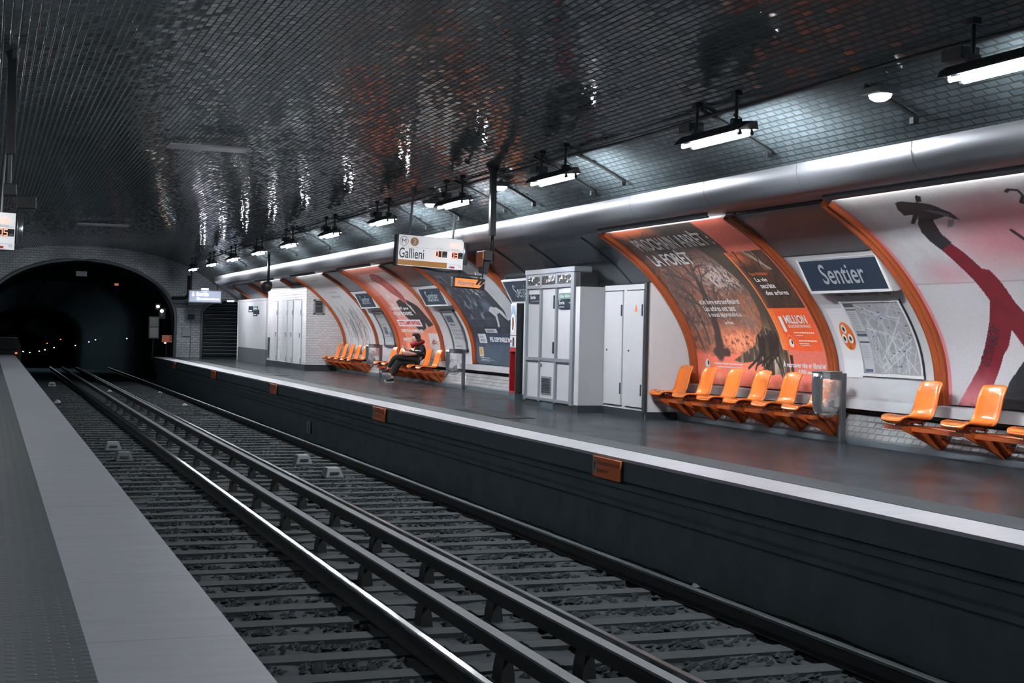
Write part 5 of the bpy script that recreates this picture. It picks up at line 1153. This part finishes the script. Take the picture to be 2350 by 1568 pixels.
# street map case
r = empty('map_case', S(15.35, .9), 'framed street map of the quarter under the nearest Sentier plate', 'map')
c = Canvas(15.94, 14.74, .43, 1.44, .0075, (160, 162, 166)); rs = np.random.RandomState(4); Y, V = c.Y, c.V
c.mix(np.clip((fbm(c.h, c.w, 14, 3, 5)-.5)*3, 0, 1)*.4, (140, 142, 148)); wht = (196, 197, 201)
for k in range(70):
    y0, s0 = rs.uniform(14.8, 15.7), rs.uniform(.45, 1.42); a_ = rs.choice([.35, 1.9, 2.6, 1.2])+rs.uniform(-.15, .15); l_ = rs.uniform(.08, .3); c.stroke([(y0-l_*math.cos(a_), s0-l_*math.sin(a_)), (y0+l_*math.cos(a_), s0+l_*math.sin(a_))], .006, wht, .8)
for pts in ([(15.65, 1.05), (15.3, .98), (14.95, .85)], [(15.35, .75), (15.1, 1.0), (14.85, 1.22)], [(15.3, 1.0), (15.15, .8), (14.95, .6), (14.8, .45)], [(15.5, .62), (15.2, .9), (14.88, 1.2)], [(15.7, 1.4), (15.3, 1.25), (14.9, 1.2)], [(15.2, .45), (15.18, .9)], [(15.55, .5), (15.1, .75), (14.8, .9)], [(14.98, .45), (15.0, 1.1)], [(15.6, 1.2), (15.45, .75), (15.4, .45)], [(15.5, .45), (14.85, .8)]): c.stroke(pts, .012, wht)
K = [(15.22+.25*math.cos(t), .88+.36*math.sin(t)) for t in frange(0, 6.28, 24)]; c.stroke(K, .007, (112, 132, 166), .8)
for k in range(26): y0, s0 = rs.uniform(14.78, 15.65), rs.uniform(.45, 1.42); c.rect(y0, y0-.035, s0, s0+.012, (60, 66, 76))
c.poly([(15.95, .43), (15.72, .43), (15.72, 1.44), (15.95, 1.44)], (188, 190, 196)); c.rect(15.94, 15.72, 1.37, 1.42, (64, 70, 78)); c.rect(15.94, 15.72, .93, .97, (70, 84, 104)); c.rect(15.94, 15.72, .99, 1.0, (80, 84, 92)); c.rect(15.94, 15.72, .84, .86, (70, 76, 86)); c.rect(15.92, 15.76, .44, .475, (70, 92, 122)); c.rect(15.94, 15.72, 1.32, 1.34, (90, 96, 104))
for k in range(14): c.rect(15.92, 15.78, 1.02+k*.02, 1.026+k*.02, (150, 152, 160)); c.rect(15.93, 15.78, .5+k*.022, .504+k*.022, (160, 162, 170))
c.build('printed_map', r, off=.024)
m = MB()
for a in ((16.0, 14.68, .385, .425), (16.0, 14.68, 1.445, 1.475), (15.985, 15.955, .385, 1.475), (14.72, 14.69, .385, 1.475)): patch(a[0], a[1], a[2], a[3], .035, ns=6, mb=m, thick=.03)
fixn(m.build('frame', M['white_paint'], r)); m = MB(); patch(14.69, 14.675, .385, 1.475, .03, ns=8, mb=m, thick=.025); m.build('hinge_gap', M['black'], r)
m = MB()
for t, a, b in (('ratp', 15.98, 15.82), ('PLAN DU QUARTIER', 15.68, 15.03), ('ratp', 14.95, 14.78)): wall_text(t, (a, 1.53), (b, 1.53), (a, 1.575), None, None, .01, .014, mb=m)
m.build('title_lettering', M['letter_dark'], r)
# white notice sheet and sorting sticker
r = empty('notice_sheet', S(16.2, .8), 'white sheet with round orange sticker left of the street map', 'notice')
patch(16.42, 16.01, .35, 1.34, .02, ns=8, thick=.008).build('sheet', M['white_paint'], r)
el = lambda cy, cs, ry, rz, K=28: [(cy+ry*math.cos(6.2832*k/K), cs+rz*math.sin(6.2832*k/K)) for k in range(K)]
m = MB(); wpoly(m, el(16.17, .935, .155, .205), .024); m.build('round_sticker', M['plate_orange'], r)
m = MB()
for cy, cs in ((16.18, 1.04), (16.235, .90), (16.10, .90)): wpoly(m, el(cy, cs, .055, .07, 18), .036)
m.build('white_discs', M['letter_white'], r)
m = MB(); wrect(m, 16.165, 16.155, .76, .83, .036, 1); wpoly(m, [(16.185, .785), (16.16, .752), (16.135, .785), (16.16, .768)], .036)
for cy, cs in ((16.18, 1.04), (16.235, .90), (16.10, .90)): wpoly(m, el(cy, cs, .03, .04, 5), .040)
m.build('symbols', M['letter_dark'], r)
def notice_case(yf, yn, label, seed, dark):
    r = empty('notice_case', S((yf+yn)/2, .9), label, 'notice'); rs = np.random.RandomState(seed)
    c = Canvas(yf-.05, yn+.05, .42, 1.42, .014, (176, 178, 180)); c.noise(.1, 8, seed)
    if dark: c.rect(yf, yn, 1.25, 1.42, (120, 122, 126), .6); c.rect(yf-.25, yn+.5, .72, .95, (66, 74, 86)); c.rect(yf-.7, yn+.15, .65, .8, (110, 120, 134)); c.rect(yf, yn, .42, .55, (190, 192, 196))
    else:
        c.rect(yf-.15, yf-.65, 1.12, 1.3, (70, 84, 96)); c.rect(yf-.2, yf-.6, 1.02, 1.06, (90, 104, 120))
        for j in range(3):
            for i in range(8): c.rect(yf-.2-i*.13, yf-.27-i*.13, .66+j*.1, .73+j*.1, (112, 118, 132))
    for k in range(12): s0 = rs.uniform(.45, 1.4); c.rect(yf-.15, yf-rs.uniform(.4, 1.), s0, s0+.012, (140, 142, 148))
    c.build('printed_sheet', r, off=.03); m = MB()
    for a in ((yf+.02, yn-.02, .36, .42), (yf+.02, yn-.02, 1.42, 1.47), (yf+.02, yf-.05, .36, 1.47), (yn+.05, yn-.02, .36, 1.47)): patch(a[0], a[1], a[2], a[3], .05, ns=6, mb=m, thick=.045)
    fixn(m.build('frame', M['steel'], r)); return r
notice_case(33.5, 32.45, 'glazed notice case beneath the Sentier plate beside the second bin', 3, False)
notice_case(40.0, 38.9, 'glazed notice case beneath the farthest Sentier plate', 5, True)

# ================================================================== SEATS
def seat_shell():
    path = [(-.02, .395), (.0, .43), (.03, .445), (.10, .452), (.20, .440), (.30, .428), (.37, .432), (.42, .455), (.45, .50), (.475, .58), (.50, .68), (.525, .77), (.55, .835), (.562, .85)]
    P = catmull(path, 3); n = len(P); m = MB(); W = 12
    v = []
    for i, (x, z) in enumerate(P):
        t = i/(n-1)
        hw = .205 if t < .5 else .205-.02*(t-.5)*2
        if t < .12: hw -= .03*(1-t/.12)**2
        if t > .9: hw -= .014*((t-.9)/.1)**2.5
        for k in range(W+1):
            a = -1+2*k/W; e = abs(a)**4
            lift = .028*e
            if t < .45: p = (x, a*hw, z+lift*(.3+t)-(.03*e if t < .2 else 0)*0)
            else:
                f_ = 1.3*(1-max(0, t-.8)/.2*.75); p = (x-lift*f_, a*hw, z-.012*abs(a)**6*max(0, t-.86)/.14)
            v.append(p)
    m.v = v; m.f = [(i*(W+1)+k, i*(W+1)+k+1, (i+1)*(W+1)+k+1, (i+1)*(W+1)+k) for i in range(n-1) for k in range(W)]
    # turned down front lip, deeper in the middle
    return m
def make_seat(loc, label, group):
    r = empty('platform_seat', loc, label, 'seat', group)
    o = fixn(seat_shell().build('shell', M['seat'], r, world=False, smooth=True))
    so = o.modifiers.new('solid', 'SOLIDIFY'); so.thickness = .022; so.offset = -1
    lp = MB(); L = []
    for i, a in enumerate(frange(-1, 1, 12)):
        hw = .175; d = .03+.028*(1-a*a)
        L += [(-.012, a*hw, .42), (-.004, a*hw, .42-d), (.05, a*hw*.95, .415-d*.9), (.09, a*hw*.9, .43)]
    lp.v = L; lp.f = [(i*4+k, i*4+k+1, (i+1)*4+k+1, (i+1)*4+k) for i in range(12) for k in range(3)]
    fixn(lp.build('front_lip', M['seat'], r, world=False, smooth=True))
    b = MB().box(.12, .36, -.10, .10, .375, .405); b.box(.12, .15, -.13, .13, .36, .38); b.box(.33, .36, -.13, .13, .36, .38); b.box(.10, .26, -.05, .05, .34, .37)
    b.build('mounting_plate', M['orange'], r, world=False)
    bl_ = MB()
    for x in (.14, .34):
        for y in (-.11, .11): bl_.tube([(x, y, .335), (x, y, .40)], .012, 6)
    bl_.build('bolts', M['black'], r, world=False)
    return r
def bench(ys, name_label, group, labels, XF=9.62, dz=0.):
    """support structure shared by a row of seats plus the seats themselves"""
    global seat0
    ya, yb = max(ys)+.3, min(ys)-.35
    r = empty('seat_support', (XF+.3, (ya+yb)/2, .2), name_label, 'bench frame')
    m = MB().box(XF+.10, XF+.17, yb, ya, .29, .335); m.build('front_rail', M['orange'], r)
    m = MB().tube([(XF+.30, ya, .315), (XF+.30, yb, .315)], .028, 8); m.build('round_rail', M['orange'], r)
    m = MB().box(XF+.42, XF+.48, yb, ya, .27, .33); m.build('rear_rail', M['orange'], r)
    for y in ys:
        yy = y-.22
        m = MB().prism([(XF-.02, .345), (XF+.60, .335), (XF+.56, .16), (XF+.52, .07), (XF+.48, .07), (XF+.44, .10), (XF-.0, .30)], yy-.012, yy+.012)
        fixn(m.build('gusset', M['orange'], r))
        m = MB().prism([(XF+.30, .33), (XF+.37, .33), (XF+.56, .10), (XF+.50, .10)], yy-.05, yy+.03); fixn(m.build('brace', M['orange'], r))
        m = MB().box(XF+.50, XF+.60, yy-.06, yy+.10, .12, .20); m.build('foot_bracket', M['orange'], r)
        m = MB(); m.add([(XF+.60, yy-.05, .155), (XF+.60, yy+.02, .155), (XF+.70, yy+.02, .33), (XF+.70, yy-.05, .33), (XF+.60, yy-.05, .22), (XF+.60, yy+.02, .22), (XF+.70, yy+.02, .37), (XF+.70, yy-.05, .37)], [(0, 1, 2, 3), (7, 6, 5, 4), (0, 4, 5, 1), (1, 5, 6, 2), (2, 6, 7, 3), (3, 7, 4, 0)])
        fixn(m.build('shadow_bar', M['black'], r))  # black bar stands in for the diagonal shadow on the sloping tiles
    for y, lb_ in zip(ys, labels):
        if seat0 is None: seat0 = o = make_seat((XF, y, dz), lb_, group)
        else: o = clone(seat0, (XF, y, dz)); o['label'] = lb_; o['group'] = group
seat0 = None
ordn = ['first', 'second', 'third', 'fourth', 'fifth', 'sixth']
YS_A = [19.67, 18.90, 18.12, 17.34, 16.56, 15.78]
bench(YS_A, 'orange steel frame under the middle row of six seats', 'orange seats before the forest poster', ['orange seat before forest poster, '+t for t in ('leftmost, by the white end wall', 'second from the left', 'third from the left', 'fourth from the left', 'fifth from the left, just left of the half hidden one', 'rightmost, half hidden by the steel bin')])
bench([13.60, 12.52, 11.46], 'orange steel frame under the nearest row of seats at right', 'orange seats at the right picture edge', ['orange seat in the near row, left one under the map corner', 'orange seat in the near row before the pink arm poster', 'orange seat cut off by the right picture edge'])
bench([36.40, 35.60, 34.80, 34.02, 33.24, 32.46], 'orange steel frame under the seat row with the person', 'orange seats in the row of the seated person', ['orange seat in the row of the person, '+t for t in ('leftmost, next to the bin', 'second from left', 'hidden behind the crossed legs', 'the one being sat on', 'just right of the person', 'rightmost of its row')])
bench([42.60, 41.80, 41.0, 40.2, 39.4], 'orange steel frame under the farthest row of seats', 'orange seats in the farthest row', ['orange seat of the farthest row, '+t for t in ('leftmost', 'second from left', 'third from left', 'fourth from left', 'rightmost, behind the bin')])

# ================================================================== BINS
def make_bin(loc, label):
    r = empty('litter_bin', loc, label, 'bin')
    B = lambda m, n, mat, p=r, **k: m.build(n, mat, p, world=False, **k)
    B(MB().box(-.035, .035, -.03, .03, 0, .88), 'post', M['steel'], bevel=.006)
    B(MB().box(-.06, .035, -.025, .025, .80, .88), 'bracket', M['steel'])
    # steel band: half-round shell open to the right, round bottom
    def U(t):   # outline in X,Z seen from the track side
        return t
    o = []; K = 16
    cx, hw = -.235, .185
    def ringpt(a, z, k=1.): return (cx+hw*k*math.cos(a), .17*k*math.sin(a), z)
    m = MB(); zs = [.895, .80, .70, .60, .50, .44, .40, .375]
    ks = [1, 1, 1, .99, .95, .86, .72, .5]
    m.grid(lambda a, i: ringpt(a, zs[i], ks[i]), frange(math.pi*.62, math.pi*1.24, 14), list(range(len(zs))))
    q = B(m, 'steel_band', M['steel'], smooth=True); s_ = q.modifiers.new('solid', 'SOLIDIFY'); s_.thickness = .006
    m = MB(); m.grid(lambda a, z: ringpt(a, z), frange(-math.pi*.6, math.pi*.62, 18), [.895, .85, .80]); q = B(m, 'upper_band', M['steel'], smooth=True)
    m = MB().tube([ringpt(a, .895, 1.01) for a in frange(0, 6.2832, 28)], .008, 6, cap=False); B(m, 'rim', M['steel'], smooth=True)
    m = MB(); zs2 = [.89, .75, .60, .50, .42, .36, .33, .32]; k2 = [.95, .97, .98, .95, .86, .66, .36, .05]
    m.grid(lambda a, i: ringpt(a, zs2[i]+.008*math.sin(5*a+i), k2[i]*(1+.03*math.sin(7*a+2*i))), frange(0, 6.2832, 28), list(range(8))); B(m, 'clear_bag', M['clear'], smooth=True)
    tr = MB().ball((cx+.01, .0, .42), (.10, .09, .05), 9, 5); tr.add([(cx-.06, -.08, .44), (cx+.07, -.07, .47), (cx+.05, -.09, .55), (cx-.03, -.09, .52)], [(0, 1, 2, 3)])
    B(tr, 'rubbish', M['paper'])
    m = MB(); text('merci', lambda a, b: (lambda an: ringpt(an, .80+.05*b, 1.015))(math.pi*(1.02+.24*a)), None, None, mb=m); B(m, 'lettering', M['letter_dark'])
    return r
b0 = make_bin((10.06, 15.26, 0), 'steel litter bin with clear bag beside the nearest street map')
b1 = clone(b0, (10.07, 30.4, 0)); b1['label'] = 'litter bin with clear bag below the notice case, right of the person'
b2 = clone(b0, (10.05, 37.5, 0)); b2['label'] = 'litter bin with clear bag left of the person, before the far seats'
for b in (b0, b1, b2): b['group'] = 'clear bag litter bins'

# fill lights with shields, added under the duct to brighten the poster tops
for i, (yn, yf) in enumerate([(10.5, 14.1), (16.9, 20.5), (28.1, 31.7), (34.7, 38.3), (41.1, 44.7), (47.5, 51.)]):
    r = empty('poster_fill_light', (8.566, (yn+yf)/2*U, 2.826), 'slim shielded fill light added under the duct above the '+['pink arm poster', 'forest poster', 'dark blue poster', 'orange advert poster', 'sketched poster', 'pale poster by the cubicle'][i], 'lamp')
    yn *= U; yf *= U
    MB().prism([mU(*q) for q in [(8.955, 2.955), (8.975, 2.955), (8.975, 2.915), (9.0, 2.895), (8.995, 2.885), (8.955, 2.91)]], yn, yf).build('fill_shield', M['alu'], r)
    ld = bpy.data.lights.new('fill_strip', 'AREA'); ld.shape = 'RECTANGLE'; ld.size = yf-yn; ld.size_y = .02; ld.energy = STRIP*(yf-yn); ld.color = (1, .97, .95)
    lo_ = bpy.data.objects.new('fill_strip', ld); COL.objects.link(lo_); lo_.parent = r
    zax = -Vector((.72, 0, -.69)).normalized(); xax = Vector((0, 1, 0)); yax = zax.cross(xax)
    lo_.matrix_world = Matrix.Translation((8.578, (yn+yf)/2, 2.85)) @ Matrix((xax, yax, zax)).transposed().to_4x4()
    lo_.matrix_parent_inverse = Matrix.Identity(4); lo_.location = Vector((8.578, (yn+yf)/2, 2.85))-r.location

# ================================================================== PERSON
def skin_mesh(name, verts, edges, radii, mat, parent, root=0, sub=2):
    me = bpy.data.meshes.new(name); base = loc_of(parent)
    me.from_pydata([tuple(Vector(v)-base) for v in verts], edges, [])
    o = bpy.data.objects.new(name, me); COL.objects.link(o); o.parent = parent
    bm = bmesh.new(); bm.from_mesh(me); ly_ = bm.verts.layers.skin.verify(); bm.verts.ensure_lookup_table()
    for i, v in enumerate(bm.verts): v[ly_].radius = (radii[i], radii[i]) if np.isscalar(radii[i]) else radii[i]; v[ly_].use_root = (i == root)
    bm.to_mesh(me); bm.free()
    o.modifiers.new('skin', 'SKIN').use_smooth_shade = True
    sb = o.modifiers.new('subd', 'SUBSURF'); sb.levels = sub; sb.render_levels = sub
    bpy.context.view_layer.update(); dg = bpy.context.evaluated_depsgraph_get()
    nm = bpy.data.meshes.new_from_object(o.evaluated_get(dg)); o.modifiers.clear(); o.data = nm; nm.name = name
    nm.materials.clear(); nm.materials.append(mat); nm.polygons.foreach_set('use_smooth', [True]*len(nm.polygons)); return o
class Chain:
    def __init__(s): s.v = []; s.e = []; s.r = []
    def add(s, pts, start=None):
        prev = start
        for x, y, z, r_ in pts:
            s.v.append((x, y, z)); s.r.append(r_); i = len(s.v)-1
            if prev is not None: s.e.append((prev, i))
            prev = i
        return prev
pr = empty('person', (9.95, 33.85, 0), 'seated person in black coat and red scarf, legs crossed, looking at a phone', 'person')
c = Chain(); PY = 33.86
pel = c.add([(10.02, PY, .56, .13)]); ch = c.add([(10.08, PY, .70, .12), (10.07, PY, .86, .13)], pel)
hd = c.add([(10.01, PY, .97, .06), (9.97, PY, 1.02, .05), (9.935, PY, 1.07, .075), (9.94, PY, 1.125, .082), (9.96, PY, 1.16, .05)], ch)
c.add([(9.875, PY, 1.062, .028), (9.855, PY, 1.052, .012)], hd-2)       # face and nose
for sgn in (-1, 1):
    sh = c.add([(10.06, PY+sgn*.16, .91, .055), (10.04, PY+sgn*.21, .76, .045), (9.90, PY+sgn*.17, .735, .036), (9.74, PY+sgn*.06, .81, .028)], ch)
    pm = c.add([(9.70, PY+sgn*.045, .835, .028)], sh)
    for k, (dx, dz) in enumerate([(-.05, .045), (-.06, .03), (-.06, .012), (-.05, -.004)]):
        c.add([(9.70+dx*.5, PY+sgn*(.045-.01*k), .84+dz*.5, .009), (9.70+dx, PY+sgn*(.03-.008*k), .84+dz, .007)], pm)
    c.add([(9.70, PY+sgn*.015, .86, .009), (9.68, PY+sgn*.0, .88, .007)], pm)
l1 = c.add([(9.98, PY-.09, .56, .085), (9.72, PY-.10, .61, .075), (9.43, PY-.08, .63, .058), (9.33, PY-.06, .50, .05), (9.25, PY-.04, .35, .034), (9.24, PY-.04, .29, .034), (9.17, PY-.04, .265, .03), (9.10, PY-.04, .27, .024)], pel)
l2 = c.add([(9.98, PY+.09, .53, .085), (9.72, PY+.08, .53, .075), (9.47, PY+.06, .51, .058), (9.42, PY+.04, .34, .05), (9.385, PY+.03, .12, .034), (9.37, PY+.03, .055, .034), (9.31, PY+.03, .04, .03), (9.25, PY+.03, .035, .024)], pel)
skin_mesh('body', c.v, c.e, c.r, M['skin'], pr, 0, 1)
c = Chain(); pel = c.add([(10.02, PY, .56, .155)]); ch = c.add([(10.10, PY, .70, .145), (10.09, PY, .86, .15)], pel); c.add([(10.04, PY, .955, .09)], ch)
for sgn in (-1, 1): c.add([(10.07, PY+sgn*.17, .89, .075), (10.05, PY+sgn*.23, .75, .066), (9.90, PY+sgn*.18, .73, .056), (9.765, PY+sgn*.075, .80, .042)], ch)
c.add([(9.90, PY, .54, .165), (9.70, PY+.02, .55, .14), (9.52, PY+.03, .50, .115), (9.45, PY+.03, .34, .10), (9.44, PY+.03, .20, .085)], pel)
skin_mesh('coat', c.v, c.e, c.r, M['coat'], pr, 0, 2)
c = Chain(); pel = c.add([(9.98, PY, .56, .10)])
c.add([(9.95, PY-.09, .57, .10), (9.72, PY-.11, .62, .092), (9.42, PY-.085, .635, .072), (9.33, PY-.065, .50, .066), (9.255, PY-.045, .36, .046)], pel)
c.add([(9.95, PY+.09, .55, .10), (9.72, PY+.08, .55, .09), (9.47, PY+.06, .52, .072), (9.42, PY+.04, .34, .064), (9.39, PY+.03, .14, .048)], pel)
skin_mesh('trousers', c.v, c.e, c.r, M['jeans'], pr, 0, 2)
for nm_, (x, z, yy, tilt_) in {'raised': (9.24, .30, PY-.042, .12), 'standing': (9.375, .075, PY+.032, 0.)}.items():
    c = Chain(); c.add([(x+.015, yy, z+.035, .046), (x+.005, yy, z-.01, .048), (x-.06, yy, z-.03+tilt_*.0, .042), (x-.13, yy, z-.035+tilt_*.1, .036), (x-.165, yy, z-.035+tilt_*.14, .024)])
    sh = skin_mesh('shoe', c.v, c.e, c.r, M['coat'], pr, 0, 2)
    m = MB(); n_ = 14; top_ = []
    for k in range(n_): a = 6.2832*k/n_; top_.append((x-.06+.125*math.cos(a), yy+.044*math.sin(a), z-.052+(-math.cos(a)*tilt_*.06 if tilt_ else 0)))
    m.v = top_+[(p[0], p[1], p[2]-.022) for p in top_]; m.f = [tuple(range(n_)), tuple(range(n_, 2*n_))[::-1]]+[(k, (k+1) % n_, n_+(k+1) % n_, n_+k) for k in range(n_)]
    fixn(m.build('sole', M['sole'], sh)); m = MB().ball((x-.165, yy, z-.04+tilt_*.05), (.028, .038, .022), 8, 6); m.build('toe_cap', M['sole'], sh, smooth=True)
    m = MB()
    for k in range(4): m.box(x-.05-.02*k, x-.04-.02*k, yy-.036, yy+.03, z+.022-.014*k, z+.028-.014*k)
    m.build('laces', M['sole'], sh)
m = MB().ball((9.99, PY, 1.135), (.095, .096, .095), 16, 10); m.ball((10.02, PY, 1.06), (.075, .098, .10), 12, 8); m.ball((9.93, PY, 1.185), (.07, .085, .045), 12, 8)
m.build('hair', M['hair'], pr, smooth=True)
m = MB()
for sgn in (-1, 1): m.ball((9.868, PY+sgn*.03, 1.085), (.006, .009, .006), 6, 4)
m.build('eyes', M['hair'], pr); MB().box(9.862, 9.872, PY-.018, PY+.018, 1.033, 1.040).build('mouth', M['scarf'], pr)
m = MB(); m.tube([(10.0+.13*math.cos(a)*1.1-.0, PY+.125*math.sin(a), .985-.035*math.cos(a)*-1+.012*math.sin(5*a)) for a in frange(0, 6.2832, 18)], [.045+.008*math.sin(7*k) for k in range(19)], 8, cap=False); m.tube([(9.93, PY-.05, .97), (9.88, PY-.04, .91), (9.84, PY-.03, .87)], [.05, .045, .03], 8)
m.build('scarf', M['scarf'], pr, smooth=True)
ph = empty('mobile_phone', (9.65, PY, .90), 'pale mobile phone held by the seated person', 'phone')
m = MB().add([(9.655, PY-.035, .85), (9.655, PY+.035, .85), (9.615, PY+.035, .925), (9.615, PY-.035, .925), (9.647, PY-.035, .846), (9.647, PY+.035, .846), (9.607, PY+.035, .921), (9.607, PY-.035, .921)], [(0, 1, 2, 3), (7, 6, 5, 4), (0, 4, 5, 1), (1, 5, 6, 2), (2, 6, 7, 3), (3, 7, 4, 0)]); m.build('casing', M['white_paint'], ph)
m = MB().add([(9.656, PY-.03, .856), (9.656, PY+.03, .856), (9.619, PY+.03, .922), (9.619, PY-.03, .922)], [(0, 1, 2, 3)]); m.build('screen', M['glow_sign'], ph)
bg = empty('shoulder_bag', (9.76, PY-.16, .70), 'pale canvas bag lying on the lap of the seated person', 'bag')
m = MB(); m.grid(lambda a, t: (9.57+.42*t, PY-.20+.09*math.cos(a)*(1-t)**.5*(.35+.65*min(1, t*8)), .735+.075*math.sin(a)*(1-t)**.6*(.4+.6*min(1, t*8))-.03*t), frange(0, 6.2832, 14), frange(0, 1, 10)); m.build('bag_body', M['bag'], bg, smooth=True)
m = MB().tube([(9.93, PY-.19, .70), (10.02, PY-.26, .78), (9.98, PY-.28, .80), (10.12, PY-.26, .74)][::1], .009, 6)
m = MB().tube([(9.88, PY-.245, .805), (9.98, PY-.27, .80), (10.07, PY-.26, .765), (10.12, PY-.22, .71)], .011, 6); m.build('strap', M['letter_white'], bg, smooth=True)

# flat pale plates standing in for mirrored light patches on the vault
for x0, x1, y0, y1, z_, lb in ((2.75, 4.05, 23.7, 24.25, 4.27, 'long flat plate imitating a mirrored light patch on the vault, nearer of the two'), (2.45, 3.95, 44.0, 44.7, 4.27, 'flat pale plate imitating a mirrored light patch on the vault far along, above the tunnel arch')):
    tag(MB().box(x0, x1, y0, y1, z_-.03, z_).build('reflection_plate', M['warm_white'], None, ((x0+x1)/2, (y0+y1)/2, z_-.03)), lb, 'plate')
